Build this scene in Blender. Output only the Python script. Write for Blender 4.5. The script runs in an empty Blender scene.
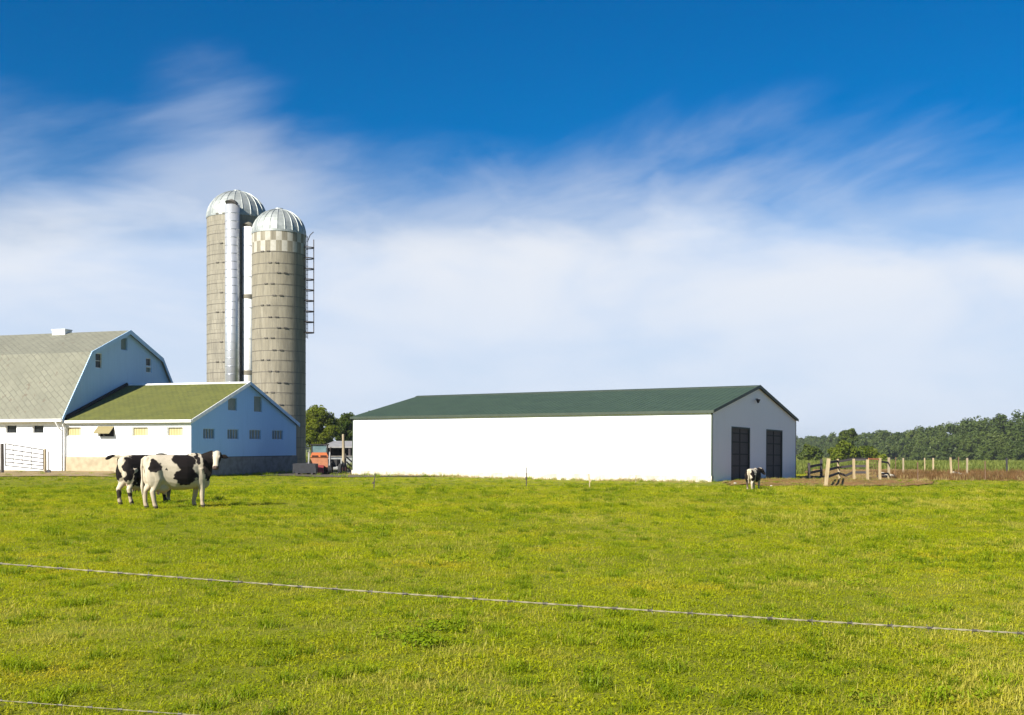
import bpy, bmesh, math, random
from mathutils import Vector, Matrix, Euler, noise as mnoise

R = math.radians
sc = bpy.context.scene
COL = sc.collection
rnd = random.Random(7)

# ------------------------------------------------------------------ camera model
F, CX, HY, CAMH = 1080.0, 512.0, 445.0, 1.8      # focal length in px, centre column, horizon row, eye height


def sstep(a, b, x):
    t = max(0.0, min(1.0, (x - a) / (b - a)))
    return t * t * (3 - 2 * t)


def gz(x, y):
    """height of the ground"""
    z = 0.26 * sstep(-16, -24, x) * sstep(44, 57, y)
    z -= 3.4 * sstep(74, 320, y)
    z -= .20 * sstep(9, 17, x) * sstep(53, 64, y)
    fade = 1 - sstep(60, 90, y)
    if fade > 0:
        z += fade * (0.07 * mnoise.noise((x * .16, y * .16, 3.1)) + 0.03 * mnoise.noise((x * .55, y * .55, 9.7)))
    return z


def gpt(px, py):
    """ground point seen at a place in the photograph"""
    d = 45.0
    for _ in range(25):
        x = (px - CX) / F * d
        d = max(5, min(300, (CAMH - gz(x, d)) * F / max(1, (py - HY))))
    x = (px - CX) / F * d
    return Vector((x, d, gz(x, d)))


def at(px, d, z=None):
    x = (px - CX) / F * d
    return Vector((x, d, gz(x, d) if z is None else z))


def zat(py, d):
    return CAMH - (py - HY) * d / F


# ------------------------------------------------------------------ materials
def new_mat(name):
    m = bpy.data.materials.new(name)
    m.use_nodes = True
    nt = m.node_tree
    b = nt.nodes['Principled BSDF']
    return m, nt, b


def N(nt, typ, **kw):
    n = nt.nodes.new(typ)
    for k, v in kw.items():
        setattr(n, k, v)
    return n


def mixrgb(nt, fac, a, b, blend='MIX'):
    n = N(nt, 'ShaderNodeMix', data_type='RGBA', blend_type=blend)
    for sock, v in ((n.inputs[0], fac), (n.inputs[6], a), (n.inputs[7], b)):
        if isinstance(v, bpy.types.NodeSocket):
            nt.links.new(v, sock)
        elif isinstance(v, (int, float)):
            sock.default_value = v
        else:
            sock.default_value = (v[0], v[1], v[2], 1)
    return n.outputs[2]


def math_n(nt, op, a, b=None, c=None, clamp=False):
    n = N(nt, 'ShaderNodeMath', operation=op)
    n.use_clamp = clamp
    for i, v in enumerate((a, b, c)):
        if v is None:
            continue
        if isinstance(v, bpy.types.NodeSocket):
            nt.links.new(v, n.inputs[i])
        else:
            n.inputs[i].default_value = v
    return n.outputs[0]


def ramp(nt, val, lo, hi, a=0.0, b=1.0):
    n = N(nt, 'ShaderNodeMapRange', interpolation_type='SMOOTHSTEP')
    nt.links.new(val, n.inputs[0])
    n.inputs[1].default_value = lo
    n.inputs[2].default_value = hi
    n.inputs[3].default_value = a
    n.inputs[4].default_value = b
    return n.outputs[0]


def coords(nt, kind='Object', scale=(1, 1, 1)):
    tc = N(nt, 'ShaderNodeTexCoord')
    mp = N(nt, 'ShaderNodeMapping')
    mp.inputs['Scale'].default_value = scale
    nt.links.new(tc.outputs[kind], mp.inputs[0])
    return mp.outputs[0]


def noise_n(nt, vec, scale, detail=4, rough=.55, dist=0.0):
    n = N(nt, 'ShaderNodeTexNoise')
    n.inputs['Scale'].default_value = scale
    n.inputs['Detail'].default_value = detail
    n.inputs['Roughness'].default_value = rough
    n.inputs['Distortion'].default_value = dist
    if vec is not None:
        nt.links.new(vec, n.inputs['Vector'])
    return n.outputs[0]


def bump(nt, b, h, strength, dist):
    n = N(nt, 'ShaderNodeBump')
    n.inputs['Strength'].default_value = strength
    n.inputs['Distance'].default_value = dist
    nt.links.new(h, n.inputs['Height'])
    nt.links.new(n.outputs[0], b.inputs['Normal'])


def pmat(name, c1, c2=None, rough=.6, metal=0.0, scale=3.0, aniso=(1, 1, 1), bmp=0.0, bdist=.02, lo=.35, hi=.7):
    m, nt, b = new_mat(name)
    if c2 is None:
        c2 = tuple(v * .75 for v in c1)
    v = coords(nt, 'Object', aniso)
    n = noise_n(nt, v, scale, 5, .6)
    f = ramp(nt, n, lo, hi)
    nt.links.new(mixrgb(nt, f, c1, c2), b.inputs['Base Color'])
    b.inputs['Roughness'].default_value = rough
    b.inputs['Metallic'].default_value = metal
    if bmp:
        bump(nt, b, n, bmp, bdist)
    return m


def siding_mat(name, c1, c2, step=.3, bstr=.35, rough=.5, axis=0):
    """painted vertical boards / ribbed sheet, lines along one local axis"""
    m, nt, b = new_mat(name)
    tc = N(nt, 'ShaderNodeTexCoord')
    sp = N(nt, 'ShaderNodeSeparateXYZ')
    nt.links.new(tc.outputs['Object'], sp.inputs[0])
    s = math_n(nt, 'ADD', sp.outputs[0], sp.outputs[1])
    fr = math_n(nt, 'FRACT', math_n(nt, 'DIVIDE', s, step))
    groove = ramp(nt, math_n(nt, 'ABSOLUTE', math_n(nt, 'SUBTRACT', fr, .5)), .40, .49)
    v = coords(nt, 'Object', (1, 1, .18))
    n = noise_n(nt, v, 2.2, 6, .65)
    n2 = noise_n(nt, coords(nt, 'Object', (3, 3, .25)), 2.0, 4, .7)
    f = math_n(nt, 'MULTIPLY', ramp(nt, n, .4, .8), ramp(nt, n2, .35, .75))
    col = mixrgb(nt, f, c1, c2)
    nt.links.new(col, b.inputs['Base Color'])
    b.inputs['Roughness'].default_value = rough
    bump(nt, b, math_n(nt, 'SUBTRACT', 1.0, groove), bstr, .02)
    return m


M = {}
M['white_board'] = siding_mat('white_board', (.82, .82, .80), (.62, .60, .55), .22)
M['white_sheet'] = siding_mat('white_sheet', (.83, .83, .82), (.76, .75, .73), .23, .25)
M['blue_board'] = siding_mat('blue_board', (.27, .50, .80), (.22, .43, .71), .25, .5, .6)  # gable boards tinted blue: the skylit shade is put into the colour
M['pale_blue_board'] = siding_mat('pale_blue_board', (.44, .63, .84), (.33, .50, .70), .3, .5, .6)  # paler tint of the same painted-in shade, for the barn gable
M['white_trim'] = pmat('white_trim', (.82, .82, .80), (.68, .67, .64), .5, scale=4)
M['blue_trim'] = pmat('blue_trim', (.34, .52, .74), (.28, .42, .6), .5, scale=4)  # shaded copy of the white trim, blue shade in its colour
M['green_metal'] = pmat('green_metal', (.038, .064, .035), (.031, .053, .030), .65, 0, scale=1.2)
M['green_trim'] = pmat('green_trim', (.035, .05, .03), None, .55)
M['dark_door'] = pmat('dark_door', (.046, .041, .037), (.060, .054, .048), .7, scale=5)
M['door_frame'] = pmat('door_frame', (.02, .03, .022), None, .6)
M['dark'] = pmat('dark', (.012, .012, .012), (.02, .018, .016), .8)
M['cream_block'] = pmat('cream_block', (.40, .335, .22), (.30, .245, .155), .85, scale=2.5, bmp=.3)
M['blue_grey_block'] = pmat('blue_grey_block', (.16, .18, .19), (.10, .11, .11), .85, scale=2.5, bmp=.3)  # shaded copy of the cream block, for the gable base
M['concrete'] = pmat('concrete', (.55, .50, .42), (.38, .33, .26), .9, scale=3, bmp=.3)
M['galv'] = pmat('galv', (.62, .64, .66), (.5, .52, .54), .38, .75, scale=3, aniso=(1, 1, .3))
M['galv_dome'] = pmat('galv_dome', (.36, .38, .36), (.27, .29, .27), .55, .45, scale=2.2)
M['rust_galv'] = pmat('rust_galv', (.60, .61, .62), (.48, .49, .5), .42, .6, scale=4, aniso=(1, 1, .2))
M['white_pipe'] = pmat('white_pipe', (.82, .81, .76), (.70, .68, .60), .55, scale=5)
M['hoop'] = pmat('hoop', (.13, .115, .095), (.09, .078, .06), .7, .3)
M['stave_white'] = pmat('stave_white', (.41, .39, .33), (.34, .32, .26), .8)
M['old_wood'] = pmat('old_wood', (.33, .27, .17), (.21, .165, .10), .85, scale=6, aniso=(1, 1, .2), bmp=.4)
M['pale_wood'] = pmat('pale_wood', (.42, .33, .19), (.29, .22, .12), .85, scale=6, aniso=(1, 1, .2), bmp=.4)
M['dark_wood'] = pmat('dark_wood', (.055, .045, .045), (.035, .03, .03), .85, scale=6, bmp=.3)
M['brown_wood'] = pmat('brown_wood', (.17, .10, .055), (.11, .065, .035), .85, scale=6, bmp=.3)
M['grey_brown_wood'] = pmat('grey_brown_wood', (.085, .07, .055), (.05, .042, .034), .85, scale=6, bmp=.3)
M['orange_wood'] = pmat('orange_wood', (.42, .17, .07), (.30, .12, .05), .8, scale=6)
M['steel'] = pmat('steel', (.055, .055, .06), (.04, .035, .035), .6, .2, scale=8)
M['steel_dark'] = pmat('steel_dark', (.05, .045, .04), (.08, .05, .035), .6, .3, scale=8)
M['wire'] = pmat('wire', (.27, .24, .15), (.13, .115, .075), .85, .0, scale=25)
M['wire_barb'] = pmat('wire_barb', (.10, .09, .07), None, .6, .3)
M['orange_paint'] = pmat('orange_paint', (.42, .105, .022), (.34, .085, .02), .5, scale=5)
M['orange_faded'] = pmat('orange_faded', (.36, .135, .055), (.29, .11, .045), .6, scale=5)
M['red_paint'] = pmat('red_paint', (.22, .012, .012), None, .5)
M['rubber'] = pmat('rubber', (.02, .02, .02), None, .9)
M['grey_roof'] = pmat('grey_roof', (.27, .26, .25), (.2, .19, .18), .7, scale=2)
M['purple_brown'] = pmat('purple_brown', (.05, .035, .04), None, .8)
M['soil'] = pmat('soil', (.33, .19, .065), (.15, .085, .025), .95, scale=2.6, bmp=.8, bdist=.08)


def dirt_mat(name, c1, c2, c3):
    m, nt, b = new_mat(name)
    geo = N(nt, 'ShaderNodeNewGeometry')
    p = geo.outputs['Position']
    na = noise_n(nt, p, .55, 5, .65)
    nb = noise_n(nt, p, 3.5, 5, .7)
    c = mixrgb(nt, ramp(nt, nb, .35, .7), c1, c2)
    c = mixrgb(nt, math_n(nt, 'MULTIPLY', ramp(nt, na, .48, .66), .8), c, c3)
    nt.links.new(c, b.inputs['Base Color'])
    b.inputs['Roughness'].default_value = .95
    b.inputs['Specular IOR Level'].default_value = .15
    bump(nt, b, nb, .9, .08)
    return m


M['soil'] = dirt_mat('soil', (.26, .145, .048), (.14, .075, .022), (.10, .085, .02))
M['track'] = pmat('track', (.30, .21, .09), (.19, .13, .05), .95, scale=2.2, bmp=.5, bdist=.04)
M['bark'] = pmat('bark', (.13, .10, .075), (.07, .055, .04), .9, scale=4, bmp=.5)
M['slate'] = pmat('slate', (.028, .030, .036), (.02, .02, .024), .7, scale=4)
M['mud'] = pmat('mud', (.075, .06, .03), (.04, .032, .018), .95, scale=2.4, bmp=.8, bdist=.08)  # soil darkened in colour to stand for shade
M['stone'] = pmat('stone', (.5, .46, .40), (.36, .33, .28), .9, scale=5)
M['amber_glass'] = None


def glass_mat(name, col, rough=.12):
    m, nt, b = new_mat(name)
    n = noise_n(nt, coords(nt, 'Object'), 3.0)
    nt.links.new(mixrgb(nt, ramp(nt, n, .3, .7), col, tuple(v * .7 for v in col)), b.inputs['Base Color'])
    b.inputs['Roughness'].default_value = rough
    b.inputs['Specular IOR Level'].default_value = .25
    return m


M['glass_dark'] = glass_mat('glass_dark', (.018, .02, .022))
M['glass_teal'] = glass_mat('glass_teal', (.13, .20, .20), .2)


def block_glass(name, c1, c2):
    m, nt, b = new_mat(name)
    tc = N(nt, 'ShaderNodeTexCoord')
    br = N(nt, 'ShaderNodeTexBrick')
    br.offset = 0.0
    br.inputs['Color1'].default_value = (*c1, 1)
    br.inputs['Color2'].default_value = (*c2, 1)
    br.inputs['Mortar'].default_value = (c1[0] * .6, c1[1] * .6, c1[2] * .6, 1)
    br.inputs['Scale'].default_value = 1.0
    br.inputs['Mortar Size'].default_value = .02
    br.inputs['Brick Width'].default_value = .19
    br.inputs['Row Height'].default_value = .6
    nt.links.new(tc.outputs['UV'], br.inputs['Vector'])
    nt.links.new(br.outputs[0], b.inputs['Base Color'])
    b.inputs['Roughness'].default_value = .3
    return m


M['cream_pane'] = block_glass('cream_pane', (.42, .35, .17), (.55, .48, .29))
M['grey_pane'] = block_glass('grey_pane', (.17, .19, .17), (.28, .29, .25))
M['grey_board'] = pmat('grey_board', (.15, .19, .17), (.22, .25, .22), .7, scale=4, aniso=(1, 1, .3))


def shingle_mat(name, c1, c2, mortar, bw, rh, dia=False, scruff=0.0, dark=(.12, .10, .07)):
    m, nt, b = new_mat(name)
    tc = N(nt, 'ShaderNodeTexCoord')
    mp = N(nt, 'ShaderNodeMapping')
    if dia:
        mp.inputs['Rotation'].default_value = (0, 0, R(38))
    nt.links.new(tc.outputs['UV'], mp.inputs[0])
    br = N(nt, 'ShaderNodeTexBrick')
    br.inputs['Color1'].default_value = (*c1, 1)
    br.inputs['Color2'].default_value = (*c2, 1)
    br.inputs['Mortar'].default_value = (*mortar, 1)
    br.inputs['Scale'].default_value = 1.0
    br.inputs['Mortar Size'].default_value = rh * .10
    br.inputs['Mortar Smooth'].default_value = .6
    br.inputs['Brick Width'].default_value = bw
    br.inputs['Row Height'].default_value = rh
    wob = N(nt, 'ShaderNodeTexNoise')
    wob.inputs['Scale'].default_value = 1.6
    nt.links.new(mp.outputs[0], wob.inputs['Vector'])
    va = N(nt, 'ShaderNodeVectorMath', operation='MULTIPLY_ADD')
    nt.links.new(wob.outputs['Color'], va.inputs[0])
    va.inputs[1].default_value = (rh * .35,) * 3
    nt.links.new(mp.outputs[0], va.inputs[2])
    nt.links.new(va.outputs[0], br.inputs['Vector'])
    n = noise_n(nt, tc.outputs['UV'], .5, 6, .7)
    nl = noise_n(nt, tc.outputs['UV'], .9, 4, .6)
    tiles = mixrgb(nt, ramp(nt, nl, .40, .66, .0, .85), br.outputs[0], tuple(v * .93 for v in c1))
    col = mixrgb(nt, math_n(nt, 'MULTIPLY', ramp(nt, n, .35, .75), .6), tiles, tuple(v * .62 for v in c1))
    if scruff:
        n2 = noise_n(nt, tc.outputs['UV'], 2.6, 3, .6)
        n3 = noise_n(nt, tc.outputs['UV'], .35, 2, .5)
        f = math_n(nt, 'MULTIPLY', ramp(nt, n2, .60, .66), ramp(nt, n3, .45, .6))
        col = mixrgb(nt, math_n(nt, 'MULTIPLY', f, scruff), col, dark)
    nt.links.new(col, b.inputs['Base Color'])
    b.inputs['Roughness'].default_value = .85
    bump(nt, b, math_n(nt, 'SUBTRACT', 1.0, br.outputs[1]), .5, .02)
    return m


M['old_shingle'] = shingle_mat('old_shingle', (.19, .186, .135), (.162, .16, .116), (.11, .108, .078), .62, .30, True, .9)
M['green_shingle'] = shingle_mat('green_shingle', (.118, .124, .017), (.085, .094, .012), (.030, .036, .006), .36, .23)


def stave_mat(name, c1, c2, mortar):
    m, nt, b = new_mat(name)
    tc = N(nt, 'ShaderNodeTexCoord')
    br = N(nt, 'ShaderNodeTexBrick')
    br.inputs['Color1'].default_value = (*c1, 1)
    br.inputs['Color2'].default_value = (*c2, 1)
    br.inputs['Mortar'].default_value = (*mortar, 1)
    br.inputs['Scale'].default_value = 1.0
    br.inputs['Mortar Size'].default_value = .012
    br.inputs['Mortar Smooth'].default_value = .5
    br.inputs['Brick Width'].default_value = .27
    br.inputs['Row Height'].default_value = .77
    mp = N(nt, 'ShaderNodeMapping')
    nt.links.new(tc.outputs['UV'], mp.inputs[0])
    nt.links.new(mp.outputs[0], br.inputs['Vector'])
    n = noise_n(nt, coords(nt, 'UV', (1.6, .25, 1)), 2.0, 6, .7)
    col = mixrgb(nt, math_n(nt, 'MULTIPLY', ramp(nt, n, .38, .7), .8), br.outputs[0], tuple(v * .55 for v in c1))
    n2 = noise_n(nt, coords(nt, 'UV', (3, .12, 1)), 1.7, 4, .7)
    col = mixrgb(nt, math_n(nt, 'MULTIPLY', ramp(nt, n2, .58, .75), .5), col, (.42, .40, .33))
    nt.links.new(col, b.inputs['Base Color'])
    b.inputs['Roughness'].default_value = .85
    bump(nt, b, math_n(nt, 'SUBTRACT', 1.0, br.outputs[1]), .4, .02)
    return m


M['stave'] = stave_mat('stave', (.255, .228, .165), (.22, .195, .138), (.16, .145, .105))
M['stave_dark'] = stave_mat('stave_dark', (.265, .242, .182), (.228, .205, .155), (.16, .145, .105))


def leaf_mat(name, c1, c2, trans=.35, tip=None, patch=.25, dry=None, dryamt=0.0):
    """foliage: colour varies by leaf (attribute) or by instance and by place on the ground"""
    m, nt, b = new_mat(name)
    nt.nodes.remove(b)
    out = nt.nodes['Material Output']
    at_ = N(nt, 'ShaderNodeAttribute', attribute_name='tone')
    oi = N(nt, 'ShaderNodeObjectInfo')
    geo = N(nt, 'ShaderNodeNewGeometry')
    big = noise_n(nt, geo.outputs['Position'], patch, 4, .6)
    f = math_n(nt, 'ADD', math_n(nt, 'MULTIPLY', at_.outputs['Fac'], .55), math_n(nt, 'MULTIPLY', oi.outputs['Random'], .45))
    col = mixrgb(nt, f, c1, c2)
    if dry:
        big2 = noise_n(nt, geo.outputs['Position'], patch * 1.9, 5, .65)
        d = math_n(nt, 'MULTIPLY', ramp(nt, big2, .50, .72), dryamt)
        col = mixrgb(nt, d, col, dry)
    col = mixrgb(nt, 1.0, col, mixrgb(nt, ramp(nt, big, .3, .7), (.80, .84, .8), (1.15, 1.1, 1.1)), 'MULTIPLY')
    df = N(nt, 'ShaderNodeBsdfDiffuse')
    tr = N(nt, 'ShaderNodeBsdfTranslucent')
    gl = N(nt, 'ShaderNodeBsdfGlossy')
    gl.inputs['Roughness'].default_value = .45
    gl.inputs['Color'].default_value = (.5, .5, .45, 1)
    nt.links.new(col, df.inputs[0])
    nt.links.new(mixrgb(nt, 1.0, col, (1.25, 1.25, .6), 'MULTIPLY'), tr.inputs[0])
    mx = N(nt, 'ShaderNodeMixShader')
    mx.inputs[0].default_value = trans
    nt.links.new(df.outputs[0], mx.inputs[1])
    nt.links.new(tr.outputs[0], mx.inputs[2])
    mx2 = N(nt, 'ShaderNodeMixShader')
    mx2.inputs[0].default_value = .015
    nt.links.new(mx.outputs[0], mx2.inputs[1])
    nt.links.new(gl.outputs[0], mx2.inputs[2])
    nt.links.new(mx2.outputs[0], out.inputs[0])
    return m


M['grass'] = leaf_mat('grass', (.160, .215, .005), (.46, .48, .010), .45, patch=.22, dry=(.56, .44, .03), dryamt=.7)
M['grass_dry'] = leaf_mat('grass_dry', (.44, .38, .07), (.36, .36, .035), .4, patch=.3)
M['clover'] = leaf_mat('clover', (.13, .20, .008), (.25, .33, .012), .4, patch=.4)
M['tuft'] = leaf_mat('tuft', (.12, .18, .006), (.26, .33, .010), .4, patch=.3)
M['dead_weed'] = leaf_mat('dead_weed', (.42, .33, .15), (.32, .26, .10), .3, patch=.4)
M['brown_weed'] = leaf_mat('brown_weed', (.14, .075, .030), (.23, .135, .055), .3, patch=.4)
M['crop_leaf'] = leaf_mat('crop_leaf', (.11, .155, .03), (.26, .28, .07), .4, patch=.2)
M['tree_leaf'] = leaf_mat('tree_leaf', (.040, .068, .009), (.11, .14, .018), .38, patch=.5)
M['tree_leaf_bright'] = leaf_mat('tree_leaf_bright', (.075, .115, .008), (.19, .22, .018), .42, patch=.5)
M['forest_leaf'] = leaf_mat('forest_leaf', (.028, .056, .014), (.090, .120, .026), .3, patch=.06)


def ground_mat():
    m, nt, b = new_mat('pasture_soil')
    geo = N(nt, 'ShaderNodeNewGeometry')
    p = geo.outputs['Position']
    n1 = noise_n(nt, p, .25, 5, .6)
    n2 = noise_n(nt, p, 6.0, 5, .7)
    c = mixrgb(nt, ramp(nt, n1, .3, .7), (.12, .14, .008), (.17, .18, .015))
    c = mixrgb(nt, math_n(nt, 'MULTIPLY', ramp(nt, n2, .45, .75), .6), c, (.13, .10, .04))
    nt.links.new(c, b.inputs['Base Color'])
    b.inputs['Roughness'].default_value = 1.0
    b.inputs['Specular IOR Level'].default_value = .1
    bump(nt, b, n2, .6, .05)
    return m


M['ground'] = ground_mat()


def coat_mat():
    m, nt, b = new_mat('coat')
    a = N(nt, 'ShaderNodeAttribute', attribute_name='coat')
    n = noise_n(nt, coords(nt, 'Object'), 14, 4, .6)
    nt.links.new(mixrgb(nt, math_n(nt, 'MULTIPLY', ramp(nt, n, .45, .8), .22), a.outputs['Color'], (.30, .20, .10), 'MULTIPLY'), b.inputs['Base Color'])
    b.inputs['Roughness'].default_value = .85
    b.inputs['Specular IOR Level'].default_value = .15
    return m


M['coat'] = coat_mat()
M['eye'] = pmat('eye', (.01, .008, .006), None, .15)
M['hoof'] = pmat('hoof', (.05, .04, .03), None, .6)


# ------------------------------------------------------------------ mesh builder
class MB:
    def __init__(self):
        self.v, self.f, self.uv, self.mi = [], [], [], []
        self.cur = 0

    def poly(self, pts, uv=None):
        i = len(self.v)
        self.v += [tuple(p) for p in pts]
        self.f.append(tuple(range(i, i + len(pts))))
        self.uv.append(uv)
        self.mi.append(self.cur)

    def faces(self, vs, fs, uvs=None):
        i = len(self.v)
        self.v += [tuple(p) for p in vs]
        for k, f in enumerate(fs):
            self.f.append(tuple(i + j for j in f))
            self.uv.append(uvs[k] if uvs else None)
            self.mi.append(self.cur)

    def hexa(self, p):
        self.faces(p, [(0, 3, 2, 1), (4, 5, 6, 7), (0, 1, 5, 4), (1, 2, 6, 5), (2, 3, 7, 6), (3, 0, 4, 7)])

    def box(self, x0, x1, y0, y1, z0, z1):
        self.hexa([(x0, y0, z0), (x1, y0, z0), (x1, y1, z0), (x0, y1, z0),
                   (x0, y0, z1), (x1, y0, z1), (x1, y1, z1), (x0, y1, z1)])

    def bar(self, a, b, w, h, up=(0, 0, 1)):
        a, b = Vector(a), Vector(b)
        d = (b - a).normalized()
        up = Vector(up)
        if abs(d.dot(up)) > .95:
            up = Vector((0, 1, 0))
        s = d.cross(up).normalized()
        u = s.cross(d).normalized()
        s, u = s * w / 2, u * h / 2
        self.hexa([a - s - u, a + s - u, a + s + u, a - s + u, b - s - u, b + s - u, b + s + u, b - s + u])

    def tube(self, pts, rad, n=8, caps=True):
        pts = [Vector(p) for p in pts]
        if isinstance(rad, (int, float)):
            rad = [rad] * len(pts)
        base = len(self.v)
        ref = None
        for i, p in enumerate(pts):
            d = (pts[min(i + 1, len(pts) - 1)] - pts[max(i - 1, 0)]).normalized()
            if ref is None:
                ref = Vector((0, 0, 1)) if abs(d.z) < .9 else Vector((1, 0, 0))
            s = d.cross(ref).normalized()
            u = s.cross(d).normalized()
            ref = u
            rr = rad[i]
            ra, rb = rr if isinstance(rr, tuple) else (rr, rr)
            for k in range(n):
                t = 2 * math.pi * k / n
                self.v.append(tuple(p + s * ra * math.cos(t) + u * rb * math.sin(t)))
        for i in range(len(pts) - 1):
            for k in range(n):
                a = base + i * n + k
                b = base + i * n + (k + 1) % n
                self.f.append((a, b, b + n, a + n))
                self.uv.append(None)
                self.mi.append(self.cur)
        if caps:
            self.f.append(tuple(base + k for k in range(n))[::-1])
            self.f.append(tuple(base + (len(pts) - 1) * n + k for k in range(n)))
            self.uv += [None, None]
            self.mi += [self.cur, self.cur]

    def ell(self, c, r, rot=None, nu=14, nv=9):
        c = Vector(c)
        vs, fs = [], []
        for i in range(1, nv):
            th = math.pi * i / nv
            for k in range(nu):
                ph = 2 * math.pi * k / nu
                p = Vector((r[0] * math.sin(th) * math.cos(ph), r[1] * math.sin(th) * math.sin(ph), r[2] * math.cos(th)))
                if rot:
                    p = rot @ p
                vs.append(c + p)
        t = Vector((0, 0, r[2])); bt = Vector((0, 0, -r[2]))
        if rot:
            t, bt = rot @ t, rot @ bt
        vs += [c + t, c + bt]
        T, B = len(vs) - 2, len(vs) - 1
        for i in range(nv - 2):
            for k in range(nu):
                a, b = i * nu + k, i * nu + (k + 1) % nu
                fs.append((a, a + nu, b + nu, b))
        for k in range(nu):
            fs.append((T, k, (k + 1) % nu))
            fs.append((B, (nv - 2) * nu + (k + 1) % nu, (nv - 2) * nu + k))
        self.faces(vs, fs)

    def slab(self, prof, t, x0, x1):
        """a folded roof sheet: profile [(y, z)...] swept along x, UV = (along, up the slope)"""
        s = [0.0]
        for a, b in zip(prof, prof[1:]):
            s.append(s[-1] + math.hypot(b[0] - a[0], b[1] - a[1]))
        for i in range(len(prof) - 1):
            (ya, za), (yb, zb) = prof[i], prof[i + 1]
            self.poly([(x0, ya, za), (x1, ya, za), (x1, yb, zb), (x0, yb, zb)],
                      [(x0, s[i]), (x1, s[i]), (x1, s[i + 1]), (x0, s[i + 1])])
            self.poly([(x0, yb, zb - t), (x1, yb, zb - t), (x1, ya, za - t), (x0, ya, za - t)])
            for x in (x0, x1):
                self.poly([(x, ya, za), (x, yb, zb), (x, yb, zb - t), (x, ya, za - t)])
        for (y, z) in (prof[0], prof[-1]):
            self.poly([(x0, y, z), (x1, y, z), (x1, y, z - t), (x0, y, z - t)])

    def panel(self, mp, s0, s1, z0, top, breaks, openings, depth):
        """a wall face with real openings and their reveals; mp(s, z, d) -> point, d = depth inwards"""
        cuts = sorted(set([s0, s1] + list(breaks) + [v for o in openings for v in (o[0], o[1])]))
        cuts = [c for c in cuts if s0 <= c <= s1]
        for a, b in zip(cuts, cuts[1:]):
            mid = (a + b) / 2
            ops = sorted([o for o in openings if o[0] <= mid <= o[1]], key=lambda o: o[2])
            zc = z0
            for o in ops:
                if o[2] - zc > 1e-4:
                    self.poly([mp(a, zc, 0), mp(b, zc, 0), mp(b, o[2], 0), mp(a, o[2], 0)])
                zc = o[3]
            self.poly([mp(a, zc, 0), mp(b, zc, 0), mp(b, top(b), 0), mp(a, top(a), 0)])
        for (a, b, c, d) in openings:
            q = [(a, c), (b, c), (b, d), (a, d)]
            for (p, r) in zip(q, q[1:] + q[:1]):
                self.poly([mp(*p, 0), mp(*r, 0), mp(*r, depth), mp(*p, depth)])

    def build(self, name, mats, parent=None, smooth=False, recalc=True):
        me = bpy.data.meshes.new(name)
        me.from_pydata(self.v, [], self.f)
        if not isinstance(mats, (list, tuple)):
            mats = [mats]
        for m in mats:
            me.materials.append(m)
        if len(mats) > 1:
            me.polygons.foreach_set('material_index', self.mi)
        if any(u is not None for u in self.uv):
            ul = me.uv_layers.new(name='UVMap')
            for p in me.polygons:
                u = self.uv[p.index]
                if u:
                    for k, li in enumerate(p.loop_indices):
                        ul.data[li].uv = u[k]
        if recalc:
            bm = bmesh.new()
            bm.from_mesh(me)
            bmesh.ops.remove_doubles(bm, verts=bm.verts, dist=1e-5)
            bmesh.ops.recalc_face_normals(bm, faces=bm.faces)
            bm.to_mesh(me)
            bm.free()
        if smooth:
            me.polygons.foreach_set('use_smooth', [True] * len(me.polygons))
        o = bpy.data.objects.new(name, me)
        COL.objects.link(o)
        if parent is not None:
            o.parent = parent
        return o


def tag(o, label=None, cat=None, group=None, kind=None):
    if label: o['label'] = label
    if cat: o['category'] = cat
    if group: o['group'] = group
    if kind: o['kind'] = kind
    return o


def thing(name, loc, rz, label, cat, group=None):
    o = bpy.data.objects.new(name, None)
    o.empty_display_size = .3
    COL.objects.link(o)
    o.location = loc
    o.rotation_euler = (0, 0, rz)
    return tag(o, label, cat, group)


class Frame:
    """local frame of a building: pixel -> local coordinates on its front (y = c) or gable (x = c) plane"""
    def __init__(self, loc, rz):
        self.loc, self.rz = Vector(loc), rz
        self.inv = Matrix.Rotation(-rz, 3, 'Z')

    def hit(self, px, py, axis, c):
        o = self.inv @ (Vector((0, 0, CAMH)) - self.loc)
        d = self.inv @ Vector(((px - CX) / F, 1, -(py - HY) / F))
        t = (c - o[axis]) / d[axis]
        return o + d * t


def window(parent, mp, s0, s1, z0, z1, depth, frame_m, pane_m, fw=.05, bars=(0, 0), name='window'):
    """a window set in an opening: casing (frame) with its pane as a child"""
    mb = MB()
    d0, d1 = depth * .25, depth * .75

    def bx(a, b, c, d):
        mb.hexa([mp(a, c, d0), mp(b, c, d0), mp(b, c, d1), mp(a, c, d1), mp(a, d, d0), mp(b, d, d0), mp(b, d, d1), mp(a, d, d1)])
    bx(s0, s1, z0, z0 + fw); bx(s0, s1, z1 - fw, z1)
    bx(s0, s0 + fw, z0 + fw, z1 - fw); bx(s1 - fw, s1, z0 + fw, z1 - fw)
    for i in range(bars[0]):
        c = s0 + (s1 - s0) * (i + 1) / (bars[0] + 1)
        bx(c - fw * .35, c + fw * .35, z0 + fw, z1 - fw)
    for i in range(bars[1]):
        c = z0 + (z1 - z0) * (i + 1) / (bars[1] + 1)
        bx(s0 + fw, s1 - fw, c - fw * .3, c + fw * .3)
    w = mb.build(name, frame_m, parent)
    pb = MB()
    pb.poly([mp(s0, z0, d1 - .01), mp(s1, z0, d1 - .01), mp(s1, z1, d1 - .01), mp(s0, z1, d1 - .01)],
            [(0, 0), (s1 - s0, 0), (s1 - s0, z1 - z0), (0, z1 - z0)])
    pb.build('pane', pane_m, w, recalc=False)
    return w


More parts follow.
